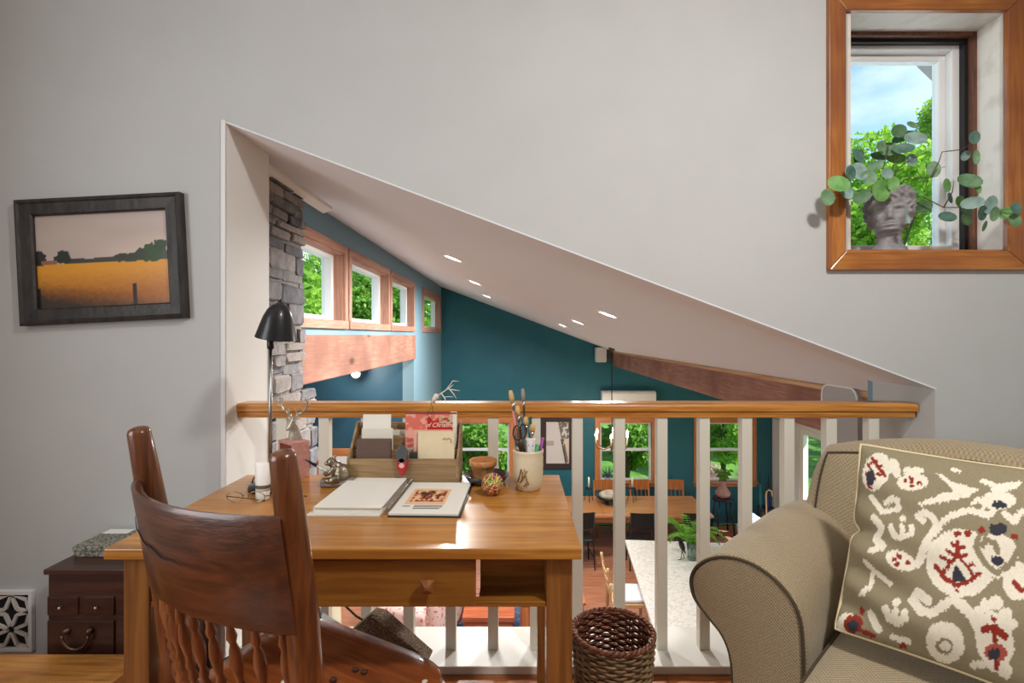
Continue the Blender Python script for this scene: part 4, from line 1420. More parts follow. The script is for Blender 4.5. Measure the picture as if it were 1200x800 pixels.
print_grid('picture_sheet', print_mat('picture_print', rough=0.35, coat=0.3), fr, (-iw, 0.012, -ih), (2 * iw, 0, 0), (0, 0, 2 * ih), 130, 96, field, local=True)

# ------------------------------------------------------------------ wall vent with an openwork grille
vt = empty('wall_vent', (-1.985, 1.945, 0.10), 0, 'white openwork vent grille low on the grey wall beside the chest', 'vent')
vx0, vx1, vz0, vz1 = -2.125, -1.845, 0.098, 0.300
b = MB()
for lo, hi in (((vx0 - 0.013, 0, vz0 - 0.013), (vx1 + 0.013, 0, vz0)), ((vx0 - 0.013, 0, vz1), (vx1 + 0.013, 0, vz1 + 0.013)), ((vx0 - 0.013, 0, vz0), (vx0, 0, vz1)), ((vx1, 0, vz0), (vx1 + 0.013, 0, vz1))):
    b.box((lo[0], 1.935, lo[2]), (hi[0], 1.951, hi[2]))
b.build('frame', m_white, vt)
MB().box((vx0, 1.946, vz0), (vx1, 1.9515, vz1)).build('backing', M('black_backing', C8(14, 14, 16), rough=0.8), vt)
m_gr = M('grille_paint', C8(214, 208, 200), rough=0.5)
gw, gh = (vx1 - vx0) / 2, (vz1 - vz0) / 1.5
def bar(a, c):
    a, c = [(min(vx1, max(vx0, p_[0])), min(vz1, max(vz0, p_[1]))) for p_ in (a, c)]
    if (a[0] - c[0]) ** 2 + (a[1] - c[1]) ** 2 < 1e-5:
        return
    a_, c_ = Vector((a[0], 1.942, a[1])), Vector((c[0], 1.942, c[1]))
    d_ = (c_ - a_).normalized()
    n_ = Vector((-d_.z, 0, d_.x)) * 0.0058
    y_ = Vector((0, 0.004, 0))
    MB().loft([[a_ + n_ + y_, a_ - n_ + y_, a_ - n_ - y_, a_ + n_ - y_], [c_ + n_ + y_, c_ - n_ + y_, c_ - n_ - y_, c_ + n_ - y_]]).build('grille_bar', m_gr, vt)
for i in range(2):
    for j in range(2):
        ax_, az_ = vx0 + i * gw, vz0 + j * gh
        cx_, cz_ = ax_ + gw / 2, az_ + gh / 2
        for sx in (-1, 1):
            for sz in (-1, 1):
                e1, e2 = (cx_ + sx * gw * 0.5, cz_ + sz * gh * 0.5), (cx_ + sx * gw * 0.16, cz_ + sz * gh * 0.42)
                e3 = (cx_ + sx * gw * 0.42, cz_ + sz * gh * 0.16)
                bar(e1, e2)
                bar(e1, e3)
                bar(e2, (cx_ + sx * gw * 0.02, cz_ + sz * gh * 0.1))
                bar(e3, (cx_ + sx * gw * 0.1, cz_ + sz * gh * 0.02))

# ------------------------------------------------------------------ small dark chest and the box on it
m_dk = wood('dark_walnut_x', C8(52, 30, 24), C8(76, 44, 34), axis=0, scale=24, rough=0.4, coat=0.15)
cb = empty('small_chest', (-1.35, 1.81, 0), 0, 'small dark walnut chest of drawers with bail handle against the grey wall', 'chest')
cx0, cx1, cy0, cy1, cz1 = -1.545, -1.16, 1.69, 1.94, 0.512
MB().box((cx0, cy0, 0.0), (cx1, cy1, cz1 - 0.018)).build('body', m_dk, cb, bev=0.003)
MB().box((cx0 - 0.008, cy0 - 0.010, cz1 - 0.018), (cx1 + 0.008, cy1, cz1)).build('top', m_dk, cb, bev=0.003)
def cz_at(y):
    return EYE - (y - VY) * cy0 / FPX
def cx_at(x):
    return (x - VX) * cy0 / FPX
m_dk2 = wood('dark_walnut_front', C8(48, 28, 22), C8(66, 38, 30), axis=0, scale=24, rough=0.35, coat=0.15)
for xa, xb in ((cx_at(57), cx_at(93)), (cx_at(99), cx_at(135))):
    dr_ = MB().box((xa, cy0 - 0.006, cz_at(720)), (xb, cy0 + 0.01, cz_at(698))).build('drawer', m_dk2, cb, bev=0.002)
    MB().lathe([(0.003, 0), (0.003, 0.008), (0.006, 0.012), (0.003, 0.016)], n=10, mat=Matrix.Rotation(R(90), 4, 'X'), at=((xa + xb) / 2, cy0 - 0.006, cz_at(709))).build('knob', M('steel', C8(200, 196, 190), rough=0.3, metal=1.0), dr_, smooth=True)
dr_ = MB().box((cx_at(57), cy0 - 0.006, cz_at(775)), (cx_at(135), cy0 + 0.01, cz_at(726))).build('drawer', m_dk2, cb, bev=0.002)
m_brz = M('aged_bronze', C8(104, 78, 62), rough=0.4, metal=0.8)
for x in (81, 108):
    MB().lathe([(0.012, 0), (0.012, 0.004), (0.008, 0.012), (0.003, 0.016)], n=14, mat=Matrix.Rotation(R(90), 4, 'X'), at=(cx_at(x), cy0 - 0.006, cz_at(737))).build('rosette', m_brz, dr_, smooth=True)
hp = [Vector((cx_at(94.5) + (cx_at(108) - cx_at(81)) / 2 * 1.15 * math.cos(math.pi * (1 + q / 14)), cy0 - 0.022, cz_at(740) + 0.045 * math.sin(math.pi * (1 + q / 14)))) for q in range(15)]
MB().tube(hp, 0.0045, n=8).build('bail_handle', m_brz, dr_, smooth=True)
sb = empty('speckled_box', (-1.37, 1.85, cz1), 0, 'flat grey speckled box lying on the small dark chest', 'box')
m_spk = M('grey_speckle', C8(92, 90, 80), rough=0.7, col2=C8(156, 152, 138), nscale=110, contrast=(0.45, 0.55))
MB().box((-1.535, 1.775, cz1), (-1.20, 1.93, cz1 + 0.022)).build('tray', m_spk, sb, bev=0.003)
MB().box((-1.538, 1.772, cz1 + 0.020), (-1.197, 1.933, cz1 + 0.038)).build('lid', m_spk, sb, bev=0.003)
pc_ = pz(138, 622.5, cz1 + 0.0385)
tag(MB().box((pc_.x - 0.045, pc_.y - 0.02, cz1 + 0.0382), (pc_.x + 0.05, pc_.y + 0.022, cz1 + 0.0394)).build('paper_slip', M('paper_white', C8(240, 238, 232), rough=0.7)), 'small white paper slip on the speckled box', 'paper')

# ------------------------------------------------------------------ things on the desk
def remesh(o, size, smooth=2):
    m_ = o.modifiers.new('merge', 'REMESH')
    m_.mode = 'VOXEL'
    m_.voxel_size = size
    m_.use_smooth_shade = True
    if smooth:
        s_ = o.modifiers.new('soften', 'SMOOTH')
        s_.iterations = smooth
        s_.factor = 0.5
    return o
m_blackm = M('black_metal', C8(34, 34, 36), rough=0.38, metal=0.3, coat=0.2)
m_chrome = M('brushed_steel', C8(170, 168, 164), rough=0.28, metal=1.0)
m_pewter = M('pewter', C8(168, 156, 136), rough=0.34, metal=0.85, col2=C8(120, 106, 88), nscale=30, bump=0.15, bscale=80)
m_silver = M('silver_leaf', C8(206, 200, 186), rough=0.36, metal=0.6, col2=C8(166, 158, 142), nscale=50, bump=0.3, bscale=120)
m_paper = M('warm_paper', C8(236, 232, 222), rough=0.75)
m_paper2 = M('cream_card', C8(232, 216, 180), rough=0.75, col2=C8(224, 206, 170), nscale=20)

# desk lamp
lp = pz(322, 570, DZ)
lp.y = 1.685
lp.x = (322 - VX) * 1.685 / FPX
dl = empty('desk_lamp', lp, 0, 'black metal dome shade desk lamp on a round base', 'lamp')
MB().lathe([(0.0, 0.0), (0.079, 0.0), (0.080, 0.006), (0.077, 0.014), (0.03, 0.020), (0.010, 0.024), (0.0, 0.024)], at=lp, n=36, cap=False).build('base', m_blackm, dl, smooth=True)
pole = Vector(((317 - VX) * 1.685 / FPX, 1.685, DZ))
MB().tube([pole + Vector((0, 0, 0.015)), pole + Vector((0, 0, 0.465))], 0.0058, n=12).build('pole', m_chrome, dl, smooth=True)
MB().lathe([(0.009, 0.455), (0.011, 0.462), (0.011, 0.486), (0.007, 0.492)], at=pole, n=14).build('joint', m_blackm, dl, smooth=True)
sc = px(323.5, 396, 1.685)
rot = Matrix.Rotation(R(9), 4, 'Y') @ Matrix.Rotation(R(6), 4, 'X')
prof = [(0.064, 0.0), (0.0625, 0.006), (0.055, 0.035), (0.046, 0.068), (0.036, 0.092), (0.024, 0.108), (0.010, 0.116), (0.002, 0.117)]
b = MB().lathe(prof + [(0.002, 0.112), (0.022, 0.104), (0.043, 0.066), (0.060, 0.006), (0.062, 0.0)], at=sc, n=32, mat=rot, cap=False)
sh = b.build('shade', m_blackm, dl, smooth=True)
MB().ball(sc + Vector((0, 0, 0.045)), (0.02, 0.02, 0.028)).build('bulb', M('frosted_bulb', C8(236, 234, 226), rough=0.4), dl, smooth=True)
cord = [lp + Vector((-0.078, 0.0, 0.006)), lp + Vector((-0.095, 0.05, 0.018)), lp + Vector((-0.10, 0.11, 0.008)), lp + Vector((-0.105, 0.150, 0.0045)), lp + Vector((-0.106, 0.1595, 0.003)), lp + Vector((-0.106, 0.1600, -0.07))]
MB().tube(cord, 0.0025, n=6).build('cord', m_blackm, dl, smooth=True)

# cream tube
tp = pz(308, 585, DZ)
tb_ = empty('cream_tube', tp, 0, 'white squeeze tube standing on its cap beside the desk lamp', 'tube')
m_tube = M('white_plastic', C8(238, 234, 228), rough=0.35)
rings = []
for z, wx, wy in ((0.028, 0.021, 0.017), (0.05, 0.022, 0.0155), (0.08, 0.0235, 0.010), (0.102, 0.0245, 0.004), (0.112, 0.025, 0.0016), (0.113, 0.025, 0.001)):
    rings.append([tp + Vector((wx * math.cos(2 * math.pi * q / 24), wy * math.sin(2 * math.pi * q / 24), z)) for q in range(24)])
body = MB().loft(rings).build('body', m_tube, tb_, smooth=True)
rings = []
for z, wx, wy in ((0.036, 0.0217, 0.0172), (0.046, 0.0222, 0.0162)):
    rings.append([tp + Vector((wx * math.cos(2 * math.pi * q / 24), wy * math.sin(2 * math.pi * q / 24), z)) for q in range(24)])
MB().loft(rings, cap=False).build('dark_band', M('olive_ink', C8(92, 88, 70), rough=0.5), tb_, smooth=True)
MB().lathe([(0.0185, 0.0), (0.0195, 0.003), (0.0205, 0.027), (0.018, 0.028)], at=tp, n=24).build('cap', M('pale_cap', C8(222, 210, 200), rough=0.35), tb_, smooth=True)

# pink box with the silver stag on it
bxp = Vector(((345 - VX) * 1.825 / FPX, 1.825, DZ))
BRZ = R(-38)
pk = empty('pink_box', bxp, BRZ, 'small pink wooden box with a framed front behind the desk lamp', 'box')
m_pink = M('pink_wash', C8(214, 158, 146), rough=0.7, col2=C8(196, 136, 126), nscale=60, bump=0.1, bscale=90)
MB().box((-0.050, -0.028, 0.0), (0.050, 0.030, 0.128)).build('body', m_pink, pk, local=True, bev=0.002)
b = MB()
for lo, hi in (((-0.050, 0), (-0.040, 0.128)), ((0.040, 0), (0.050, 0.128)), ((-0.040, 0.118), (0.040, 0.128)), ((-0.040, 0.0), (0.040, 0.010))):
    b.box((lo[0], -0.033, lo[1]), (hi[0], -0.028, hi[1]))
b.build('front_frame', m_pink, pk, local=True, bev=0.001)
MB().box((-0.040, -0.0295, 0.010), (0.040, -0.0275, 0.118)).build('inset', M('red_brown_inset', C8(128, 56, 36), rough=0.6), pk, local=True)
dp = bxp + Vector((-0.004, 0.0, 0.128))
sg = empty('silver_stag_bust', dp, R(-8), 'silver stag bust with antlers standing on the pink box', 'figurine')
b = MB()
b.tube([(0, 0.012, 0.0), (0, 0.010, 0.012), (0, 0.004, 0.035), (0, -0.004, 0.055), (0, -0.008, 0.066)], [0.024, 0.022, 0.016, 0.013, 0.012], n=14)
b.tube([(0, 0.0, 0.072), (0, -0.012, 0.069), (0, -0.026, 0.055), (0, -0.036, 0.044), (0, -0.039, 0.041)], [0.011, 0.0135, 0.0095, 0.0072, 0.004], n=12)
for s in (-1, 1):
    b.tube([(s * 0.009, 0.0, 0.074), (s * 0.019, 0.002, 0.078), (s * 0.027, 0.002, 0.077)], [0.003, 0.005, 0.001], n=8)
o = b.build('bust', m_silver, sg, local=True, smooth=True)
remesh(o, 0.0016, 2)
for s in (-1, 1):
    b = MB()
    beam_ = [(s * 0.006, 0.0, 0.078), (s * 0.014, 0.004, 0.090), (s * 0.030, 0.006, 0.098), (s * 0.044, 0.006, 0.110), (s * 0.052, 0.004, 0.128), (s * 0.050, 0.0, 0.148), (s * 0.043, -0.002, 0.166)]
    b.tube(beam_, [0.0042, 0.0038, 0.0036, 0.0034, 0.003, 0.0024, 0.001], n=7)
    for a_, c_ in (((s * 0.014, 0.004, 0.090), (s * 0.012, -0.010, 0.116)), ((s * 0.032, 0.006, 0.099), (s * 0.028, -0.008, 0.122)), ((s * 0.047, 0.006, 0.114), (s * 0.066, -0.002, 0.132)), ((s * 0.052, 0.004, 0.130), (s * 0.062, 0.0, 0.150))):
        m_ = ((a_[0] + c_[0]) / 2, (a_[1] + c_[1]) / 2 - 0.003, (a_[2] + c_[2]) / 2 - 0.002)
        b.tube([a_, m_, c_], [0.003, 0.0024, 0.0008], n=6)
    b.build('antler', m_silver, sg, local=True, smooth=True)

# eyeglasses
gp = pz(288, 589, DZ)
eg = empty('eyeglasses', gp, R(2), 'thin wire framed eyeglasses lying on the desk behind the chair', 'glasses')
m_wire = M('gold_wire', C8(180, 150, 110), rough=0.3, metal=1.0)
for s in (-1, 1):
    c_ = Vector((s * 0.032, 0.0, 0.018))
    ring = [c_ + Vector((0.024 * math.cos(a_), -0.006 * math.sin(a_), 0.017 * math.sin(a_))) for a_ in [2 * math.pi * q / 24 for q in range(24)]]
    MB().tube(ring, 0.0011, n=6, wrap=True).build('rim', m_wire, eg, local=True, smooth=True)
    lens = MB()
    lens.v = [Vector((c_.x + 0.0235 * math.cos(a_), -0.006 * math.sin(a_) * 0.98, c_.z + 0.0166 * math.sin(a_))) for a_ in [2 * math.pi * q / 24 for q in range(24)]]
    lens.f = [tuple(range(24))]
    lens.build('lens', m_glass, eg, local=True)
    tmp_ = [(0.056, 0.0, 0.020), (0.062, 0.004, 0.019), (0.120, 0.034, 0.010), (0.160, 0.054, 0.0016)] if s > 0 else [(-0.056, 0.0, 0.020), (-0.058, 0.008, 0.018), (0.010, 0.012, 0.008), (0.050, 0.013, 0.0016)]
    MB().tube(tmp_, 0.0013, n=6).build('temple', m_blackm, eg, local=True, smooth=True)
MB().tube([(-0.009, 0, 0.021), (0, -0.002, 0.025), (0.009, 0, 0.021)], 0.0012, n=6).build('bridge', m_wire, eg, local=True, smooth=True)

# pewter bear figurine with a pen in its arms
fp = pz(394, 571, DZ)
fp.y += 0.012
bf = empty('bear_figurine', fp, R(0), 'pewter bear figurine seated on a log holding up a pen', 'figurine')
b = MB()
b.ball((0.014, 0.0, 0.046), (0.030, 0.026, 0.030), rot=Matrix.Rotation(R(-15), 3, 'Y'))
b.ball((-0.004, 0.0, 0.066), (0.020, 0.019, 0.020))
b.ball((-0.018, -0.004, 0.082), (0.0165, 0.0165, 0.016))
b.ball((-0.031, -0.007, 0.078), (0.010, 0.0085, 0.008))
for s in (-1, 1):
    b.ball((-0.012, s * 0.013 - 0.002, 0.097), (0.0055, 0.004, 0.0055), n=8, m=6)
    b.tube([(-0.004, s * 0.018, 0.066), (-0.018, s * 0.022, 0.050), (-0.034, s * 0.012, 0.042), (-0.041, s * 0.006, 0.046)], [0.010, 0.0085, 0.007, 0.006], n=8)
    b.tube([(0.012, s * 0.020, 0.034), (-0.008, s * 0.026, 0.028), (-0.020, s * 0.024, 0.024), (-0.029, s * 0.023, 0.027)], [0.014, 0.012, 0.009, 0.008], n=8)
o = b.build('bear', m_pewter, bf, local=True, smooth=True)
remesh(o, 0.0016, 3)
lg_ = MB()
lrings = []
for i in range(9):
    f = i / 8
    lrings.append([Vector((-0.050 + 0.108 * f, 0.0 + 0.021 * (1 + 0.12 * math.sin(q * 2.3 + i)) * math.cos(2 * math.pi * q / 14), max(0.0, 0.013 + 0.016 * (1 + 0.12 * math.sin(q * 3.1 + i)) * math.sin(2 * math.pi * q / 14)))) for q in range(14)])
lg_.loft(lrings).build('log', M('stone_log', C8(146, 134, 126), rough=0.6, metal=0.3, bump=0.4, bscale=50), bf, local=True)
pn = empty('ink_pen', fp + Vector((-0.036, -0.004, 0.052)), 0, 'silver barrelled pen held by the pewter bear', 'pen')
d_ = Vector((-0.078, 0.0, 0.042))
o_ = Vector((0.012, 0, -0.006))
MB().tube([o_, o_ + d_ * 0.55], 0.0052, n=12).build('barrel', M('pale_barrel', C8(220, 218, 210), rough=0.3, metal=0.4), pn, local=True, smooth=True)
MB().tube([o_ + d_ * 0.55, o_ + d_ * 0.85, o_ + d_ * 1.06], [0.0056, 0.0042, 0.0012], n=12).build('grip', m_blackm, pn, local=True, smooth=True)

# open spiral notebook
nbp = pz(463, 590, DZ)
NR = R(-1.5)
nb_ = empty('spiral_notebook', nbp, NR, 'open spiral notebook with a printed textile picture on its page', 'notebook')
NYa, NYb = 1.415 - nbp.y, 1.716 - nbp.y
gx = (466 - VX) * 1.56 / FPX - nbp.x
def quad_block(pts, z0_, z1_):
    return MB().prism(pts, 2, z0_, z1_)
quad_block([(gx - 0.215, NYa - 0.006), (gx - 0.012, NYa - 0.006), (gx - 0.012, NYb), (gx - 0.205, NYb)], 0.0, 0.006).build('left_cover', M('pale_cover', C8(226, 222, 212), rough=0.6), nb_, local=True, bev=0.001)
# left block: a stack of pages
for i in range(4):
    dx_ = 0.002 * ((i * 7) % 3)
    quad_block([(gx - 0.200 - dx_, NYa + 0.004 + dx_), (gx - 0.010, NYa + 0.004 + dx_), (gx - 0.010, NYb - 0.003), (gx - 0.198 - dx_, NYb - 0.003)], 0.006 + 0.0045 * i, 0.0103 + 0.0045 * i).build('page_block', m_paper, nb_, local=True, bev=0.0008)
quad_block([(gx + 0.010, NYa - 0.006), (gx + 0.212, NYa - 0.006), (gx + 0.212, NYb + 0.002), (gx + 0.010, NYb + 0.002)], 0.0, 0.003).build('black_cover', m_blackm, nb_, local=True, bev=0.001)
quad_block([(gx + 0.010, NYa), (gx + 0.205, NYa), (gx + 0.205, NYb - 0.002), (gx + 0.010, NYb - 0.002)], 0.003, 0.0095).build('page_block', m_paper, nb_, local=True, bev=0.0008)
def textile(u, v):
    c = np.tile(np.array(C8(236, 190, 150)), (len(u), 1))
    edge = (u > 0.09) & (u < 0.93) & (v > 0.16) & (v < 0.88)
    n_ = noise2(u * 16, v * 11, 2) + 0.5 * noise2(u * 34, v * 22, 5)
    c[edge & (n_ > 0.62)] = C8(176, 84, 58)
    c[edge & (n_ > 0.95)] = C8(70, 50, 32)
    c[edge & (v > 0.52) & (n_ < 0.5)] = C8(224, 196, 132)
    return c
print_grid('printed_picture', print_mat('book_print', rough=0.6), nb_, (gx + 0.035, NYa + 0.075, 0.0099), (0.118, 0, 0), (0, 0.150, 0), 60, 70, textile, local=True)
m_ink = M('printing_ink', C8(70, 64, 58), rough=0.7)
for i, (xa, xb, yy) in enumerate(((0.035, 0.058, 0.058), (0.068, 0.150, 0.064), (0.068, 0.150, 0.052), (0.068, 0.145, 0.040))):
    MB().box((gx + xa, NYa + yy - 0.0025, 0.0096), (gx + xb, NYa + yy + 0.0025, 0.0100)).build('text_line', m_ink, nb_, local=True)
b = MB()
for i in range(34):
    yy = NYa + 0.01 + (NYb - NYa - 0.02) * i / 33
    b.tube([Vector((gx + 0.013 * math.cos(a_), yy + 0.002 * q / 12, 0.013 + 0.0105 * math.sin(a_))) for q, a_ in enumerate([2 * math.pi * q / 12 for q in range(13)])], 0.0009, n=5)
b.build('wire_spiral', m_chrome, nb_, local=True, smooth=True)

# letter organiser and what stands in it
LX0, LX1 = -0.568, -0.193
LY0, LY1 = 1.716, 1.838
m_org = wood('rough_grey_oak', C8(138, 110, 76), C8(176, 146, 104), axis=0, scale=30, rough=0.7, bump=0.25, c3=C8(120, 94, 66))
m_orgz = wood('rough_grey_oak_end', C8(128, 102, 72), C8(166, 138, 100), axis=1, scale=30, rough=0.7, bump=0.25)
lo_ = empty('letter_organiser', ((LX0 + LX1) / 2, (LY0 + LY1) / 2, DZ), 0, 'stepped rough oak letter organiser holding cards at the back of the desk', 'organiser')
tiers = [(LY0, 0.086), (LY0 + 0.040, 0.108), (LY0 + 0.078, 0.150), (LY1 - 0.008, 0.190)]
for i, (yy, hh) in enumerate(tiers):
    MB().box((LX0 + 0.008, yy, DZ + 0.001), (LX1 - 0.008, yy + 0.007, DZ + hh)).build('front_panel' if i == 0 else 'divider', m_org, lo_, bev=0.001)
MB().box((LX0 + 0.008, LY0 + 0.007, DZ), (LX1 - 0.008, LY1 - 0.001, DZ + 0.006)).build('bottom', m_org, lo_)
for xa in (LX0, LX1 - 0.008):
    MB().prism([(LY0 - 0.001, DZ), (LY1, DZ), (LY1, DZ + 0.194), (LY1 - 0.022, DZ + 0.194), (LY0 + 0.03, DZ + 0.112), (LY0 - 0.001, DZ + 0.088)], 0, xa, xa + 0.008).build('end_panel', m_orgz, lo_, bev=0.001)

def card(name, p, wd, ht, th_, mat_, label, cat, tilt=6, rz=0, group=None, bev=0.0008):
    """a sheet that stands in the organiser: p is the middle of its foot"""
    e = empty(name, p, 0, label, cat, group)
    e.rotation_euler = (R(-tilt), 0, R(rz))
    WORLD[e.name] = Matrix.Translation(p) @ Matrix.Rotation(R(rz), 4, 'Z') @ Matrix.Rotation(R(-tilt), 4, 'X')
    MB().box((-wd / 2, 0, 0), (wd / 2, th_, ht)).build('sheet', mat_, e, local=True, bev=bev)
    return e
def ox(x, Y):
    return (x - VX) * Y / FPX
z0_ = DZ + 0.007
card('blank_card', Vector((ox(441, 1.78), LY0 + 0.058, z0_)), 0.098, 0.218, 0.002, m_paper, 'tall blank white card in the organiser above the brown wallet', 'card', tilt=4)
card('envelope_stack', Vector((ox(442, 1.77), LY0 + 0.049, z0_)), 0.108, 0.172, 0.006, M('stack_paper', C8(228, 222, 208), rough=0.8), 'short stack of white envelopes behind the brown wallet', 'envelopes', tilt=2)
wl_ = card('brown_wallet', Vector((ox(438, 1.74), LY0 + 0.0095, z0_ + 0.0012)), 0.118, 0.142, 0.016, M('brown_leather', C8(98, 76, 66), rough=0.55, bump=0.2, bscale=120), 'dark brown leather wallet in the front slot of the organiser', 'wallet', tilt=6, bev=0.004)
card('folded_letter', Vector((ox(467, 1.80), LY0 + 0.088, z0_)), 0.10, 0.160, 0.002, m_paper, 'white folded letter between the card and the red magazine', 'letter', tilt=3)
m_mag = print_mat('magazine_print', rough=0.35, coat=0.2)
mg = card('red_magazine', Vector((ox(506, 1.80), LY0 + 0.052, z0_)), 0.178, 0.226, 0.004, M('magazine_pages', C8(228, 206, 196), rough=0.7), 'red holiday magazine standing in the organiser', 'magazine', tilt=5)
def cover(u, v):
    c = np.tile(np.array(C8(222, 116, 100)), (len(u), 1))
    n_ = noise2(u * 9 + v * 4, v * 12 - u * 6, 4)
    c[n_ > 0.62] = C8(232, 168, 150)
    c[(u > 0.42) & (v < 0.75 + 0.15 * noise2(u * 9, u * 0, 1)) & (u < 0.93)] = C8(196, 48, 34)
    c[(u > 0.66) & (u < 0.93) & (v > 0.66) & (v < 0.93) & (noise2(u * 30, v * 30, 7) > 0.45)] = C8(196, 186, 150)
    c[(u > 0.93)] = C8(228, 222, 206)
    c[(v > 0.95)] = C8(150, 60, 60)
    return c
print_grid('cover', m_mag, mg, (-0.089, -0.0006, 0.105), (0.178, 0, 0), (0, 0, 0.121), 60, 46, cover, local=True)
m_wht = M('white_ink', C8(250, 236, 226), rough=0.5)
text_obj('of Christmas', 0.021, m_wht, mg, wmat(mg) @ Matrix.Translation((-0.020, -0.0014, 0.1755)) @ Matrix.Rotation(R(90), 4, 'X'), shear=0.35)
card('loose_sheets', Vector((ox(533, 1.80) - 0.003, LY0 + 0.0605, z0_ + 0.0006)), 0.022, 0.226, 0.006, m_paper, 'thin white sheets at the edge of the red magazine', 'papers', tilt=4)
ev_ = card('cream_envelope', Vector((ox(511, 1.735), LY0 + 0.012, z0_)), 0.124, 0.168, 0.003, m_paper2, 'cream envelope with a faint scrawl in the front slot of the organiser', 'envelope', tilt=4)
card('pink_card', Vector((ox(507, 1.745), LY0 + 0.020, z0_)), 0.130, 0.172, 0.002, M('pink_card', C8(226, 170, 150), rough=0.75), 'pink card just behind the cream envelope', 'card', tilt=4)
b = MB()
b.tube([(0.022, -0.0006, 0.140), (0.030, -0.0006, 0.146), (0.034, -0.0006, 0.138), (0.042, -0.0006, 0.145), (0.050, -0.0006, 0.140), (0.052, -0.0006, 0.128)], 0.0012, n=5)
b.build('scrawl', M('brown_ink', C8(150, 112, 72), rough=0.8), ev_, local=True)
card('dark_eraser_block', Vector((ox(485, 1.735), LY0 + 0.014, z0_)), 0.030, 0.098, 0.016, M('dark_slate', C8(66, 66, 64), rough=0.6), 'dark slate block beside the cream envelope', 'block', tilt=3, bev=0.003)
# little red clip hooked over the organiser's front
kc = px(471.5, 541, LY0 - 0.006)
kn = empty('red_pocket_clip', Vector((kc.x, kc.y, kc.z)), 0, 'grey and red clip hooked over the front of the organiser', 'clip')
def flat_oval(cz_, rx_, rz_, y0_, y1_):
    b_ = MB()
    o_ = [(rx_ * math.cos(2 * math.pi * q / 20), cz_ + rz_ * math.sin(2 * math.pi * q / 20)) for q in range(20)]
    return b_.prism(o_, 1, y0_, y1_)
flat_oval(0.026, 0.019, 0.030, -0.012, 0.003).build('grey_cap', M('slate_plastic', C8(84, 86, 90), rough=0.4), kn, local=True, bev=0.003)
MB().prism([(-0.019, 0.012), (0.019, 0.012), (0.016, -0.022), (0.006, -0.042), (-0.006, -0.042), (-0.016, -0.022)], 1, -0.010, 0.0035).build('red_body', M('red_enamel', C8(176, 40, 46), rough=0.35), kn, local=True, bev=0.003)
for zz in (0.006, -0.010):
    flat_oval(zz, 0.009, 0.008, -0.012, -0.009).build('pink_dot', M('pale_pink', C8(238, 176, 176), rough=0.5), kn, local=True)
MB().box((-0.012, -0.008, 0.034), (0.012, 0.016, 0.038)).build('hook', M('slate_plastic', (0, 0, 0)), kn, local=True)
# antlered ornament on a wire hook at the top of the magazine
ap_ = px(507, 477, 1.79)
an = empty('antler_ornament', ap_, 0, 'white antlered ornament on a dark wire hook over the red magazine', 'ornament')
m_bone = M('bone_white', C8(226, 216, 198), rough=0.6)
b = MB()
b.tube([(-0.004, -0.012, -0.045), (-0.018, -0.012, -0.02), (-0.006, -0.012, 0.0), (0.004, -0.010, -0.02), (0.0, -0.010, 0.004), (-0.006, -0.004, 0.014), (0.0, 0, 0.03)], 0.0012, n=6)
b.build('wire_hook', m_blackm, an, local=True, smooth=True)
b = MB()
b.tube([(0.0, 0, 0.016), (0.006, 0, 0.030), (0.012, 0, 0.040)], [0.006, 0.008, 0.006], n=10)
b.ball((0.012, 0.0, 0.038), (0.010, 0.008, 0.010))
o = b.build('skull', m_bone, an, local=True, smooth=True)
b = MB()
for pts_, r0 in (([(0.016, 0, 0.040), (0.032, 0, 0.050), (0.055, 0.002, 0.066), (0.072, 0.004, 0.078)], 0.0022), ([(0.044, 0, 0.058), (0.062, 0.004, 0.080), (0.070, 0.004, 0.092), (0.092, 0.004, 0.090)], 0.0016), ([(0.052, 0, 0.064), (0.078, 0, 0.060), (0.096, 0, 0.058)], 0.0016), ([(0.030, 0, 0.049), (0.044, -0.004, 0.030), (0.048, -0.004, 0.012)], 0.0018), ([(0.060, 0, 0.062), (0.074, -0.004, 0.046), (0.084, -0.004, 0.030)], 0.0016), ([(0.040, -0.002, 0.036), (0.062, -0.004, 0.038), (0.074, -0.004, 0.036)], 0.0014)):
    b.tube(pts_, [r0] * (len(pts_) - 1) + [r0 * 0.35], n=6)
b.build('antler', m_bone, an, local=True, smooth=True)

# terracotta pot on a dark saucer
fpz = pz(566, 564, DZ)
fpz.y = 1.755
fpz.x = ox(566, 1.755)
sx_ = MB().lathe([(0.0, 0.0), (0.052, 0.0), (0.062, 0.006), (0.078, 0.028), (0.075, 0.029), (0.058, 0.010), (0.048, 0.006), (0.0, 0.006)], at=fpz + Vector((0.012, -0.005, 0)), n=36, cap=False).build('saucer', M('dark_glazed_clay', C8(52, 50, 52), rough=0.3, coat=0.3), None, smooth=True)
tag(sx_, 'dark glazed saucer under the small terracotta pot', 'saucer')
pt = fpz + Vector((0, 0, 0.007))
to = MB().lathe([(0.0, 0.0), (0.028, 0.0), (0.033, 0.01), (0.041, 0.048), (0.047, 0.050), (0.048, 0.066), (0.046, 0.069), (0.043, 0.066), (0.040, 0.05), (0.030, 0.014), (0.0, 0.012)], at=pt, n=32, cap=False).build('terracotta_pot', M('terracotta', C8(190, 128, 74), rough=0.8, col2=C8(222, 184, 132), nscale=22, contrast=(0.45, 0.65), bump=0.1), None, smooth=True)
tag(to, 'small worn terracotta flower pot on the dark saucer', 'flower pot')
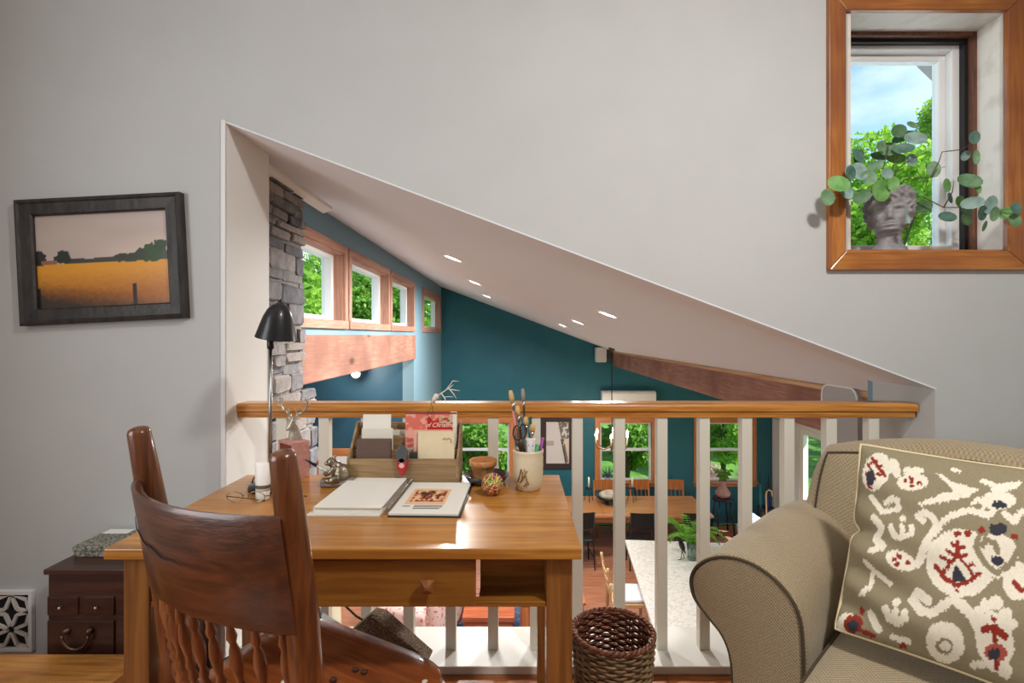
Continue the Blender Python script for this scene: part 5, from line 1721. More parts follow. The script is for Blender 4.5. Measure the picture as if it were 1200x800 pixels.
# rubber band ball
rb0 = pz(577, 581, DZ)
rb0.y += 0.012
rbc = rb0 + Vector((0, 0, 0.034))
rbb = empty('rubber_band_ball', rb0, 0, 'ball of coloured rubber bands in front of the terracotta pot', 'ball')
MB().ball(rbc, 0.0315, n=24, m=16).build('core', M('core_rubber', C8(90, 60, 90), rough=0.7), rbb, smooth=True)
rr = random.Random(5)
for i in range(30):
    col_ = rr.choice(((222, 196, 96), (230, 210, 120), (196, 62, 48), (232, 112, 70), (70, 60, 104), (96, 70, 130), (118, 168, 74), (236, 150, 60), (222, 190, 110)))
    ax_ = Vector((rr.gauss(0, 1), rr.gauss(0, 1), rr.gauss(0, 1))).normalized()
    p_ = ax_.orthogonal().normalized()
    q_ = ax_.cross(p_)
    off = ax_ * rr.uniform(-0.022, 0.022)
    rad_ = math.sqrt(0.0322 ** 2 - off.length ** 2)
    MB().tube([rbc + off + (p_ * math.cos(a_) + q_ * math.sin(a_)) * rad_ for a_ in [2 * math.pi * t / 28 for t in range(28)]], 0.0024, n=5, wrap=True).build('rubber_band', M('rubber_%d_%d_%d' % col_, C8(*col_), rough=0.6), rbb)
# stoneware crock with brushes
ck = Vector((ox(619, 1.675), 1.675, DZ))
m_crock = M('cream_stoneware', C8(222, 208, 178), rough=0.4, col2=C8(206, 190, 158), nscale=8, coat=0.2)
cpf = [(0.0, 0.0), (0.038, 0.0), (0.041, 0.004), (0.046, 0.030), (0.0455, 0.034), (0.049, 0.055), (0.0482, 0.060), (0.0495, 0.080), (0.0487, 0.085), (0.0495, 0.105), (0.0480, 0.110), (0.0505, 0.122), (0.0505, 0.128), (0.047, 0.129), (0.0455, 0.118), (0.045, 0.08), (0.040, 0.012), (0.0, 0.010)]
ct = empty('stoneware_crock', ck, 0, 'cream stoneware crock full of brushes and scissors on the desk', 'crock')
MB().lathe(cpf, at=ck, n=40, cap=False).build('body', m_crock, ct, smooth=True)
b = MB()
for pts_ in ([(-0.9, 0.030), (-0.7, 0.05), (-0.55, 0.075), (-0.45, 0.062), (-0.5, 0.035)], [(-0.3, 0.075), (-0.15, 0.04), (0.0, 0.025)], [(-0.62, 0.03), (-0.3, 0.055), (-0.1, 0.07)], [(-0.35, 0.02), (-0.2, 0.03)]):
    b.tube([ck + Vector((0.0497 * math.sin(a_ * 0.9), -0.0497 * math.cos(a_ * 0.9), z_)) for a_, z_ in pts_], 0.0022, n=6)
b.build('brush_mark', M('brown_glaze', C8(146, 112, 66), rough=0.4), ct, smooth=True)
top_ = ck + Vector((0, 0, 0.12))
def stick(name, fx, fy, tx, ty, dY, r_, mat_, label, cat, tip=None, tipmat=None, tipname='bristles', ferrule=None):
    foot = px(fx, fy, ck.y + dY * 0.3)
    foot.z = DZ + 0.025
    foot.x = ck.x + (foot.x - ck.x) * 0.5
    end = px(tx, ty, ck.y + dY)
    e = empty(name, foot, 0, label, cat, 'tools in the stoneware crock')
    k_ = 0.78 if tip else 1.0
    MB().tube([foot, foot.lerp(end, 0.5), foot.lerp(end, k_)], [r_ * 0.8, r_ * 1.1, r_], n=9).build('handle', mat_, e, smooth=True)
    if tip:
        fm = foot.lerp(end, k_)
        f2 = foot.lerp(end, k_ + 0.08)
        MB().tube([fm, f2], [r_ * 1.25, r_ * tip * 0.8], n=9).build('ferrule', m_chrome, e, smooth=True)
        MB().tube([f2, f2.lerp(end, 0.5), end.lerp(f2, 0.05), end], [r_ * tip * 0.8, r_ * tip, r_ * tip * 0.7, r_ * 0.2], n=9).build(tipname, tipmat, e, smooth=True)
    return e
m_hw = wood('brush_handle', C8(176, 124, 66), C8(206, 158, 96), axis=2, scale=40, rough=0.4)
m_hb = M('black_handle', C8(36, 34, 34), rough=0.35)
m_hr = M('rust_handle', C8(150, 84, 52), rough=0.4)
m_brist = M('tan_bristle', C8(206, 170, 110), rough=0.8, bump=0.3, bscale=200)
m_gb = M('grey_bristle', C8(150, 140, 128), rough=0.8)
stick('paint_brush', 616, 530, 598, 457, 0.012, 0.0036, m_hw, 'long brush with a loop of tan bristle leaning furthest out of the crock', 'brush', 2.4, m_brist)
stick('paint_brush', 620, 530, 612.5, 455, 0.02, 0.0034, m_hb, 'long black handled brush with grey tip in the crock', 'brush', 2.0, m_gb)
stick('paint_brush', 618, 530, 606, 475, 0.0, 0.0036, m_hr, 'rust handled short brush in the crock', 'brush', 2.4, m_brist)
stick('pencil', 614, 530, 601, 482, -0.012, 0.0034, M('pink_pencil', C8(206, 120, 124), rough=0.5), 'pink pencil in the crock', 'pencil')
stick('paint_brush', 620, 530, 616, 488, 0.008, 0.0042, m_hw, 'broad tan wooden brush in the middle of the crock', 'brush', 2.2, m_brist)
stick('paint_brush', 622, 530, 624, 497, 0.004, 0.0038, m_hw, 'short brush with wide tan bristles in the crock', 'brush', 2.8, m_brist)
stick('marker_pen', 624, 530, 622, 488, 0.015, 0.0040, M('dark_green_marker', C8(44, 74, 48), rough=0.4), 'dark green marker pen upright in the crock', 'marker')
stick('marker_pen', 627, 540, 630, 521, -0.01, 0.0070, M('bright_green_marker', C8(48, 150, 84), rough=0.4), 'stubby bright green marker in the crock', 'marker')
stick('marker_pen', 630, 540, 636.5, 513, 0.006, 0.0048, M('purple_marker', C8(150, 62, 150), rough=0.4), 'purple marker leaning out of the crock', 'marker')
# white speckled roll in the crock
rl0 = px(621, 532, ck.y - 0.004)
tag(MB().tube([rl0 + Vector((0, 0, -0.04)), px(621.5, 514, ck.y - 0.006)], 0.017, n=16).build('speckled_roll', M('speckled_white', C8(236, 232, 228), rough=0.7, col2=C8(120, 110, 110), nscale=160, contrast=(0.6, 0.66)), None), 'white speckled paper roll in the crock', 'roll')
# scissors
scs = empty('scissors', px(614, 532, ck.y - 0.02) + Vector((0, 0, -0.05)), 0, 'dark handled scissors standing handles up in the crock', 'scissors')
m_sh = M('dark_bronze_handle', C8(70, 58, 50), rough=0.35, metal=0.5)
for (cx_, cy_, rx_, ry_) in ((606, 507, 4.6, 8.5), (613, 505, 4.0, 8.0)):
    ring = [px(cx_ + rx_ * math.cos(a_), cy_ + ry_ * math.sin(a_), ck.y - 0.022) for a_ in [2 * math.pi * t / 22 for t in range(22)]]
    MB().tube(ring, 0.0028, n=7, wrap=True).build('finger_ring', m_sh, scs, smooth=True)
for xs_ in (((603, 513), (608, 522), (616, 540)), ((612, 513), (613, 522), (617, 540))):
    MB().tube([px(x_, y_, ck.y - 0.022) for x_, y_ in xs_], [0.004, 0.005, 0.002], n=7).build('blade_arm', m_sh, scs, smooth=True)

# ------------------------------------------------------------------ bag pile under the desk
m_tweed = M('brown_tweed', C8(70, 56, 44), rough=0.9, col2=C8(140, 116, 90), nscale=220, contrast=(0.42, 0.6), bump=0.4, bscale=200)
tq = [px(405, 745, 1.72), px(434, 720, 1.74), px(446, 722, 1.76), px(502, 772, 1.70), px(500, 779, 1.67), px(440, 800, 1.62), px(400, 800, 1.62)]
tw = MB()
nrm_ = Vector((0.1, 1.0, -0.1)).normalized()
tw.loft([[p for p in tq], [p + nrm_ * 0.06 for p in tq]])
tag(tw.build('tweed_bag', m_tweed, None, bev=0.012, seg=3), 'brown tweed bag slumped against the ledge under the desk', 'bag')
nv = cushion_mb((-0.95, 1.46, 0.0), (-0.675, 1.73, 0.29), k=0.4, n=10, fn=lambda w_, e: w_ + Vector((0.03 * math.sin(9 * w_.z), 0.03 * math.sin(14 * w_.x), 0.02 * math.sin(17 * w_.x + 8 * w_.y))))
nvb = empty('navy_tote', (-0.81, 1.60, 0), 0, 'navy cloth tote with purple print on the floor under the desk', 'bag')
nv.build('body', M('navy_cloth', C8(34, 38, 62), rough=0.9, bump=0.3, bscale=90), nvb, smooth=True)
m_pur = M('purple_print', C8(150, 104, 190), rough=0.8)
for (x_, y_) in ((333, 770), (338, 766), (328, 774), (342, 772)):
    c_ = min((q for q in nv.v if q.z > 0.15), key=lambda q: (VX + FPX * q.x / q.y - x_) ** 2 + (VY - FPX * (q.z - EYE) / q.y - y_) ** 2)
    MB().ball(c_, (0.014, 0.006, 0.009), n=8, m=6).build('purple_motif', m_pur, nvb, smooth=True)
ol = MB().tube([px(312, 749, 1.63), px(330, 747, 1.62), px(350, 752, 1.61), px(372, 758, 1.61)], [0.012, 0.035, 0.04, 0.02], n=12)
tag(ol.build('olive_cloth', M('olive_cloth', C8(120, 116, 60), rough=0.9, bump=0.3, bscale=80), None, smooth=True), 'rolled olive cloth on top of the navy tote', 'cloth')
wp = MB()
a_, c_ = px(378, 722, 1.86), px(416, 745, 1.80)
wp.tube([a_, c_], 0.014, n=4)
tag(wp.build('white_stick', m_white, None), 'white painted stick leaning on the ledge under the desk', 'stick')
cbp = [px(374, 712, 1.80), px(376, 728, 1.78), px(388, 738, 1.76), px(398, 742, 1.75)]
tag(MB().tube([px(403, 708, 1.78), px(418, 722, 1.77), px(434, 731, 1.78)], 0.004, n=7).build('bag_strap', m_tweed, None, smooth=True), 'thin dark strap rising from the brown tweed bag', 'strap')
tag(MB().tube(cbp, 0.004, n=7).build('power_cable', m_blackm, None, smooth=True), 'black power cable hanging behind the desk', 'cable')

# ------------------------------------------------------------------ head planter and eucalyptus in the loft window
hp0 = Vector((1.470, 2.02, WZ0 + 0.0022))
HRZ = R(-34)
bu = empty('head_planter', hp0, HRZ, 'grey stone head planter with closed eyes on the window sill', 'planter')
m_stone = M('grey_cast_stone', C8(164, 161, 162), rough=0.85, col2=C8(134, 131, 132), nscale=24, bump=0.25, bscale=90)
def gauss(d, s):
    return math.exp(-(d / s) ** 2)
nz, nt_ = 90, 84
rings = []
HH = 0.250
for j in range(nz + 1):
    z = HH * j / nz
    # outline: shoulder stump, neck, jaw, skull, open top
    def lerp_tab(tab):
        for (za, va), (zb, vb) in zip(tab[:-1], tab[1:]):
            if za <= z <= zb:
                t = (z - za) / (zb - za)
                t = t * t * (3 - 2 * t)
                return va + (vb - va) * t
        return tab[-1][1]
    hw = lerp_tab([(0, 0.066), (0.012, 0.060), (0.035, 0.043), (0.062, 0.040), (0.085, 0.046), (0.105, 0.057), (0.145, 0.069), (0.185, 0.072), (0.22, 0.070), (0.24, 0.060), (HH, 0.055)])
    fr_ = lerp_tab([(0, 0.058), (0.012, 0.054), (0.035, 0.040), (0.055, 0.042), (0.070, 0.058), (0.082, 0.074), (0.10, 0.077), (0.14, 0.080), (0.18, 0.082), (0.22, 0.072), (0.24, 0.062), (HH, 0.055)])
    bk = lerp_tab([(0, 0.060), (0.035, 0.046), (0.08, 0.056), (0.12, 0.080), (0.18, 0.088), (0.23, 0.080), (HH, 0.062)])
    ring = []
    for i in range(nt_):
        a = 2 * math.pi * i / nt_
        dx_, dy_ = math.sin(a), -math.cos(a)
        ax_d = fr_ if dy_ < 0 else bk
        r0 = 1.0 / math.sqrt((dx_ / hw) ** 2 + (dy_ / ax_d) ** 2)
        th_ = math.atan2(dx_, -dy_)            # 0 is the face's middle
        f = 0.0
        xx = th_ * 0.075
        if abs(th_) < 1.5:
            f += 0.021 * gauss(xx, 0.008) * (gauss(z - 0.127, 0.013) + 0.5 * gauss(z - 0.148, 0.016))     # nose
            f += 0.006 * gauss(abs(xx) - 0.009, 0.006) * gauss(z - 0.121, 0.006)     # nostril wings
            f += 0.009 * gauss(xx, 0.014) * (gauss(z - 0.107, 0.0042) + gauss(z - 0.0985, 0.0045))      # lips
            f -= 0.0045 * gauss(xx, 0.018) * gauss(z - 0.1028, 0.0022)
            f -= 0.004 * gauss(xx, 0.014) * gauss(z - 0.090, 0.004)
            f += 0.005 * gauss(xx, 0.014) * gauss(z - 0.080, 0.008)
            f -= 0.018 * gauss(abs(xx) - 0.028, 0.014) * gauss(z - 0.150, 0.011)      # eye sockets
            f += 0.011 * gauss(abs(xx) - 0.028, 0.011) * gauss(z - 0.149, 0.0065)    # closed lids
            f -= 0.0030 * gauss(abs(xx) - 0.028, 0.013) * gauss(z - 0.1435, 0.0018)   # lash line
            f += 0.006 * gauss(abs(xx) - 0.026, 0.020) * gauss(z - 0.166, 0.006)     # brow
            f += 0.0030 * gauss(abs(xx) - 0.038, 0.016) * gauss(z - 0.125, 0.014)     # cheek
        # waved hair: over the forehead, round the sides and the back
        hair_lo = 0.186 - 0.085 * min(1.0, max(0.0, (abs(th_) - 0.55) / 0.5))
        hk = 1.0 / (1.0 + math.exp(-(z - hair_lo) / 0.004))
        if z > 0.075:
            f += hk * (0.008 + 0.006 * math.sin(th_ * 13 + 3.0 * math.sin(z * 90)) + 0.0035 * math.sin(z * 170 + 4 * math.sin(th_ * 5)))
        ring.append(Vector((dx_ * (r0 + f), dy_ * (r0 + f), z)))
    rings.append(ring)
# rim and hollow
top = rings[-1]
rings.append([Vector((p.x * 0.86, p.y * 0.86, HH + 0.001)) for p in top])
rings.append([Vector((p.x * 0.80, p.y * 0.80, HH - 0.03)) for p in top])
MB().loft(rings).build('head', m_stone, bu, local=True, smooth=True)
MB().lathe([(0.052, HH - 0.028), (0.03, HH - 0.024), (0.001, HH - 0.022)], n=20).build('soil', M('dark_soil', C8(50, 40, 32), rough=1.0), bu, local=True)

eu = empty('eucalyptus_sprigs', hp0 + Vector((0, 0, 0.24)), 0, 'eucalyptus sprigs with round green leaves in the head planter', 'plant')
m_stem = M('brown_stem', C8(96, 70, 52), rough=0.7)
lmats = [M('eucalyptus_leaf_%d' % i, C8(*c), rough=0.55, col2=C8(*d), nscale=40) for i, (c, d) in enumerate((((76, 112, 76), (104, 142, 98)), ((96, 134, 96), (126, 160, 118)), ((64, 98, 84), (92, 126, 112)), ((90, 140, 70), (120, 170, 92)), ((120, 150, 140), (150, 176, 166))))]
def depth_at(x):
    """the sprigs lean out of the recess towards the room at their ends"""
    if x < 1000:
        return 1.90 - 0.001 * (1000 - x)
    if x > 1150:
        return 1.96 - 0.0022 * (x - 1150)
    return 1.99
stems = [[(1040, 226), (1046, 195), (1058, 172), (1068, 158), (1080, 150)], [(1038, 226), (1034, 200), (1040, 178), (1042, 165)], [(1032, 226), (1022, 205), (1010, 192), (1004, 182)], [(1048, 226), (1060, 210), (1090, 208), (1100, 190), (1104, 178), (1128, 175), (1144, 164)],
         [(1050, 228), (1080, 230), (1106, 243), (1130, 243), (1152, 242), (1178, 250), (1196, 250)], [(1106, 243), (1116, 225), (1118, 212)], [(1030, 228), (1012, 222), (996, 226), (974, 231)], [(1046, 228), (1050, 200), (1062, 190), (1086, 178)], [(1092, 208), (1098, 198), (1108, 195)], [(1136, 243), (1146, 228), (1146, 212)]]
for st_ in stems:
    b = MB().tube([px(x, y, depth_at(x)) for x, y in st_], [0.0026] + [0.0018] * (len(st_) - 2) + [0.0009], n=6)
    b.build('stem', m_stem, eu, smooth=True)
G = lambda x, y: (990 + x / 4.21, 120 + y / 4.21)
leaves = [(268, 140, 42, 32), (285, 170, 40, 22), (350, 175, 48, 38), (335, 110, 30, 16), (405, 160, 24, 13), (215, 230, 38, 36), (290, 225, 42, 28), (330, 283, 50, 30), (180, 215, 32, 26), (255, 275, 42, 22), (170, 265, 42, 22), (70, 268, 26, 36), (75, 340, 42, 48),
          (120, 370, 40, 38), (180, 435, 48, 54), (85, 465, 48, 32), (30, 345, 32, 32), (10, 440, 38, 42), (438, 330, 27, 44), (505, 408, 34, 34), (618, 385, 50, 34), (640, 172, 27, 36), (597, 262, 38, 23), (650, 270, 17, 36), (660, 420, 17, 30), (385, 515, 52, 32),
          (507, 563, 40, 28), (630, 495, 44, 30), (600, 535, 32, 24), (570, 490, 24, 32), (600, 575, 42, 24), (680, 545, 40, 36), (720, 505, 30, 46), (740, 550, 27, 36), (805, 545, 38, 30), (840, 580, 27, 36), (845, 520, 28, 30), (310, 570, 12, 30), (150, 312, 42, 24),
          (240, 400, 30, 36), (690, 610, 15, 26), (520, 470, 14, 30), (210, 350, 34, 26)]
leaves = [(*G(x, y), a / 4.21, c / 4.21) for x, y, a, c in leaves] + [(970, 231, 8, 10), (983, 215, 10, 11), (994, 226, 9, 9), (1006, 182, 8, 9), (1000, 200, 9, 8)]
rr = random.Random(3)
for i, (x, y, a, c) in enumerate(leaves):
    Y = depth_at(x) + rr.uniform(-0.05, 0.035)
    if x > 1135 or x < 1002:
        Y = min(Y, 1.905)
    if 1004 < x < 1066 and y > 200:
        Y = 1.893 + rr.uniform(-0.008, 0.008)
    cpt = px(x, y, Y)
    s = Y / FPX
    tx, ty = rr.uniform(-0.5, 0.5), rr.uniform(-0.5, 0.5)
    if 1004 < x < 1066 and y > 200:
        tx, ty = tx * 0.3, ty * 0.3
    n_ = 12
    rim_ = []
    ang = rr.uniform(-0.5, 0.5)
    for q in range(n_):
        t = 2 * math.pi * q / n_
        lx_, lz_ = a * s * math.cos(t), c * s * math.sin(t)
        lx2, lz2 = lx_ * math.cos(ang) - lz_ * math.sin(ang), lx_ * math.sin(ang) + lz_ * math.cos(ang)
        rim_.append(cpt + Vector((lx2, lx2 * tx + lz2 * ty, lz2)))
    mid = [cpt + (p - cpt) * 0.5 + Vector((0, 0.003, 0)) for p in rim_]
    b = MB()
    b.v = rim_ + mid + [cpt + Vector((0, 0.0045, 0))]
    b.f = [(q, (q + 1) % n_, n_ + (q + 1) % n_, n_ + q) for q in range(n_)] + [(n_ + q, n_ + (q + 1) % n_, 2 * n_) for q in range(n_)]
    b.build('leaf', lmats[(i * 7) % 5], eu, smooth=True)

# ------------------------------------------------------------------ great room: lamps
m_glow = M('lamp_glow', (1.0, 0.93, 0.82), emit=14.0)
nrm_c = Vector((-SLOPE, 0, -1)).normalized()
first_dl = None
for i, (x, y) in enumerate(((-0.47, 3.81), (-0.44, 5.45), (-0.41, 7.20), (0.655, 3.67), (0.67, 5.57), (0.67, 7.40))):
    c_ = Vector((x, y, zc(x)))
    e = empty('recessed_downlight', c_, 0, 'round white recessed downlight in the sloping ceiling', 'ceiling light', 'downlights in the sloping ceiling')
    q_ = nrm_c.to_track_quat('Z', 'Y').to_matrix().to_4x4()
    MB().lathe([(0.065, 0.001), (0.066, 0.006), (0.09, 0.006), (0.094, 0.0), (0.09, -0.004), (0.065, -0.004)], at=c_, n=28, mat=q_, cap=False).build('trim_ring', m_vinyl, e, smooth=True)
    MB().lathe([(0.001, 0.002), (0.064, 0.002)], at=c_, n=28, mat=q_, cap=False).build('lens', m_glow, e)
    add_light('downlight_beam', 'AREA', c_ + nrm_c * 0.03, target=c_ + nrm_c, energy=29, color=(1.0, 0.97, 0.92), size=0.13, shape='DISK', spread=R(165))
# spotlight in the recess under the beam
sp_ = px(417, 438, 7.0)
e = empty('recess_spotlight', sp_, 0, 'bright bare spotlight glowing against the navy wall under the beam', 'spotlight')
MB().tube([sp_ + Vector((0, 0.05, 0.06)), Vector((sp_.x, sp_.y + 0.05, 1.30))], 0.008, n=8).build('stem', m_blackm, e, smooth=True)
rot = Vector((0.25, -1.0, -0.1)).to_track_quat('Z', 'Y').to_matrix().to_4x4()
MB().lathe([(0.0, -0.11), (0.035, -0.10), (0.05, -0.04), (0.062, 0.0), (0.058, 0.0), (0.046, -0.04), (0.03, -0.09), (0.0, -0.10)], at=sp_, n=24, mat=rot, cap=False).build('hood', m_blackm, e, smooth=True)
MB().ball(sp_ + Vector((0.0, -0.02, 0)), 0.045).build('bulb', M('spot_glow', (1.0, 0.95, 0.86), emit=60.0), e, smooth=True)
add_light('spotlight_beam', 'POINT', sp_ + Vector((0.02, -0.14, -0.0)), energy=16, color=(1.0, 0.93, 0.82), size=0.05)

# candle chandelier above the dining table
cy_ = 8.8
cx_ = ox(717, cy_)
hub = px(717, 518, cy_)
chd = empty('candle_chandelier', hub + Vector((0, 0, -0.2)), 0, 'glowing candle chandelier hanging above the dining table', 'chandelier')
MB().tube([hub, Vector((cx_, cy_, zc(cx_)))], 0.008, n=7).build('cord', m_blackm, chd)
MB().lathe([(0.0, 0.0), (0.06, 0.0), (0.05, -0.05), (0.0, -0.06)], at=(cx_, cy_, zc(cx_) + 0.01), n=16, cap=False).build('canopy', m_brz, chd, smooth=True)
MB().lathe([(0.0, -0.14), (0.025, -0.12), (0.012, -0.08), (0.03, -0.03), (0.012, 0.02), (0.0, 0.03)], at=hub, n=14, cap=False).build('hub', m_brz, chd, smooth=True)
m_cand = M('ivory_candle', C8(240, 230, 206), rough=0.5)
m_flame = M('candle_bulb_glow', (1.0, 0.86, 0.62), emit=22.0)
for i in range(6):
    a_ = 2 * math.pi * i / 6 + 0.3
    d_ = Vector((math.cos(a_), math.sin(a_), 0))
    arm_ = MB().tube([hub + Vector((0, 0, -0.06)), hub + d_ * 0.14 + Vector((0, 0, -0.12)), hub + d_ * 0.27 + Vector((0, 0, -0.08)), hub + d_ * 0.30 + Vector((0, 0, 0.0))], 0.009, n=7).build('arm', m_brz, chd, smooth=True)
    MB().lathe([(0.013, 0.0), (0.013, 0.11)], at=hub + d_ * 0.30, n=10).build('candle_sleeve', m_cand, arm_, smooth=True)
    MB().lathe([(0.002, 0.11), (0.018, 0.14), (0.012, 0.17), (0.001, 0.2)], at=hub + d_ * 0.30, n=10).build('bulb', m_flame, arm_, smooth=True)
add_light('chandelier_light', 'POINT', hub + Vector((0, 0, 0.1)), energy=14, color=(1.0, 0.85, 0.65), size=0.25)

# wall unit, speaker, picture on the far wall
ac = empty('air_conditioner', (2.15, YF, -0.09), 0, 'white wall mounted air conditioner on the teal wall above a window', 'air conditioner')
b = MB().prism([(YF - 0.01, 0.21), (YF - 0.17, 0.21), (YF - 0.21, 0.17), (YF - 0.21, -0.02), (YF - 0.15, -0.09), (YF - 0.01, -0.09)], 0, 1.64, 2.68)
b.build('body', m_vinyl, ac, bev=0.012)
MB().box((1.70, YF - 0.19, -0.075), (2.62, YF - 0.165, -0.045)).build('louvre', M('grey_plastic', C8(200, 200, 198), rough=0.4), ac)
spk = px(704, 415.5, YF - 0.2)
s_ = empty('wall_speaker', spk, 0, 'small white speaker mounted high at the far end of the low beam', 'speaker')
MB().box((spk.x - 0.10, spk.y - 0.08, spk.z - 0.14), (spk.x + 0.10, spk.y + 0.12, spk.z + 0.14)).build('cabinet', m_vinyl, s_, bev=0.02)
MB().box((spk.x - 0.085, spk.y - 0.086, spk.z - 0.125), (spk.x + 0.085, spk.y - 0.078, spk.z + 0.125)).build('grille', M('pale_grille', C8(214, 212, 206), rough=0.8), s_)
MB().box((spk.x - 0.02, spk.y + 0.12, spk.z - 0.04), (spk.x + 0.02, YF + 0.001, spk.z + 0.04)).build('bracket', m_vinyl, s_)
MB().box((spk.x + 0.10, spk.y - 0.03, spk.z - 0.07), (spk.x + 0.19, spk.y + 0.03, spk.z + 0.03)).build('arm', m_brz, s_)
a_, c_ = px(634, 488, YF - 0.03), px(673, 549, YF - 0.03)
fr2 = empty('framed_beach_print', (0.5 * (a_.x + c_.x), YF, c_.z), 0, 'dark framed pale beach picture on the teal wall beside the dining window', 'picture')
m_f2 = M('dark_brown_frame', C8(58, 44, 44), rough=0.5)
fw2 = 0.10
for lo, hi in (((a_.x, c_.z), (c_.x, c_.z + fw2)), ((a_.x, a_.z - fw2), (c_.x, a_.z)), ((a_.x, c_.z + fw2), (a_.x + fw2, a_.z - fw2)), ((c_.x - fw2, c_.z + fw2), (c_.x, a_.z - fw2))):
    MB().box((lo[0], YF - 0.04, lo[1]), (hi[0], YF + 0.001, hi[1])).build('frame_rail', m_f2, fr2, bev=0.004)
def beach(u, v):
    c = np.tile(np.array(C8(214, 208, 206)), (len(u), 1))
    c[(v > 0.42) & (v < 0.55) & (u < 0.35)] = C8(180, 166, 160)
    sl = u - 0.55 - 0.35 * (0.9 - v)
    c[(sl > 0) & (noise2(u * 14, v * 20, 3) > 0.35)] = C8(120, 112, 100)
    c[(sl > 0.12) & (v < 0.6)] = C8(220, 204, 188)
    c[(np.abs(sl) < 0.03) & (v < 0.6)] = C8(66, 56, 50)
    return c
print_grid('print_sheet', print_mat('beach_print', rough=0.3, coat=0.3), fr2, (a_.x + fw2, YF - 0.02, c_.z + fw2), (c_.x - a_.x - 2 * fw2, 0, 0), (0, 0, a_.z - c_.z - 2 * fw2), 40, 60, beach)
# grey rounded panel on the beam's near end
p0, p1 = BX - 0.02, BX
ya, yb = 1.85 * FPX / (1012 - VX), 1.85 * FPX / (970 - VX)
gp_ = empty('grey_duct_panel', (BX, (ya + yb) / 2, 0.5), 0, 'grey sheet metal panel with rounded corners fixed on the low beam', 'panel')
rr_ = 0.06
zt = 0.995
outl = [(ya, 0.58), (yb, 0.58), (yb, zt - rr_)] + [(yb - rr_ + rr_ * math.cos(t), zt - rr_ + rr_ * math.sin(t)) for t in (0.4, 0.8, 1.2, 1.57)] + [(ya + rr_ - rr_ * math.sin(t), zt - rr_ + rr_ * math.cos(t)) for t in (0.0, 0.4, 0.8, 1.2)] + [(ya, zt - rr_)]
MB().prism(outl, 0, p0 - 0.012, p1 - 0.001).build('sheet', M('grey_panel_paint', C8(176, 174, 172), rough=0.5), gp_)
MB().tube([(p0 - 0.014, y_, z_) for y_, z_ in outl[1:]], 0.006, n=6).build('edge_bead', m_vinyl, gp_, smooth=True)

# ------------------------------------------------------------------ dining table, chairs and what stands on it
m_tab = wood('dining_oak', C8(176, 112, 62), C8(206, 146, 92), axis=0, scale=12, rough=0.3, coat=0.35)
m_tabz = wood('dining_oak_z', C8(156, 96, 52), C8(186, 124, 74), axis=2, scale=16, rough=0.4)
TZ = FL + 0.75
tx0, tx1, ty0, ty1 = 0.55, 3.22, 8.32, 9.36
dt = empty('dining_table', ((tx0 + tx1) / 2, (ty0 + ty1) / 2, FL), 0, 'long orange oak dining table under the chandelier', 'table')
for i in range(3):
    xa = tx0 + (tx1 - tx0) * i / 3
    MB().box((xa + 0.002, ty0, TZ - 0.04), (xa + (tx1 - tx0) / 3 - 0.002, ty1, TZ)).build('top_leaf', m_tab, dt, bev=0.006)
MB().box((tx0 + 0.12, ty0 + 0.08, TZ - 0.14), (tx1 - 0.12, ty0 + 0.11, TZ - 0.04)).build('apron', m_tab, dt)
MB().box((tx0 + 0.12, ty1 - 0.11, TZ - 0.14), (tx1 - 0.12, ty1 - 0.08, TZ - 0.04)).build('apron', m_tab, dt)
for xa in (tx0 + 0.10, tx1 - 0.18):
    for y_ in (ty0 + 0.07, ty1 - 0.15):
        MB().box((xa, y_, FL), (xa + 0.08, y_ + 0.08, TZ - 0.04)).build('leg', m_tabz, dt, bev=0.004)

def dining_chair(name, loc, rz, mw, label, group, kind):
    e = empty(name, loc, rz, label, 'chair', group)
    cushion = kind == 'black'
    th_ = 0.011 if kind == 'black' else 0.018
    sh_ = 0.46
    b = cushion_mb((-0.21, -0.21, sh_ - 0.03), (0.21, 0.21, sh_ + 0.01), n=6, k=0.2)
    b.build('seat', mw, e, local=True, smooth=True)
    for sx in (-1, 1):
        MB().tube([(sx * 0.19, 0.19, 0.0), (sx * 0.17, 0.17, sh_ - 0.02)], th_, n=8).build('leg', mw, e, local=True, smooth=True)
        MB().tube([(sx * 0.19, -0.22, 0.0), (sx * 0.175, -0.18, sh_), (sx * 0.18, -0.24, 0.92)], th_, n=8).build('back_post', mw, e, local=True, smooth=True)
    for sx in (-1, 1):
        MB().tube([(sx * 0.18, -0.19, 0.2), (sx * 0.18, 0.18, 0.2)], th_ * 0.7, n=6).build('stretcher', mw, e, local=True)
    if kind == 'black':
        MB().loft([[Vector((x_, -0.215 - 0.02 * (1 - (x_ / 0.18) ** 2) + dy, z)) for z in (0.66, 0.91) for dy in ((0, 0.012) if z == 0.66 else (0.012, 0))] for x_ in (-0.18, -0.09, 0, 0.09, 0.18)]).build('back_panel', mw, e, local=True)
    else:
        MB().loft([[Vector((x_, -0.232 - 0.03 * (1 - (x_ / 0.19) ** 2) + dy, z)) for z in (0.74, 0.93) for dy in ((0, 0.02) if z == 0.74 else (0.02, 0))] for x_ in (-0.19, -0.1, 0, 0.1, 0.19)]).build('crest_rail', mw, e, local=True)
        for i in range(4):
            x_ = -0.12 + 0.08 * i
            MB().tube([(x_, -0.19, sh_), (x_, -0.24, 0.75)], 0.008, n=6).build('spindle', mw, e, local=True)
    return e
m_blk = M('black_chair_metal', C8(34, 33, 36), rough=0.4)
m_oakc = wood('orange_oak_chair', C8(168, 98, 50), C8(196, 126, 70), axis=2, scale=20, rough=0.4)
def place(proto, loc, rz, label=None):
    c = copy_tree(proto)
    c.location = loc
    c.rotation_euler = (0, 0, rz)
    if label:
        c['label'] = label
    return c
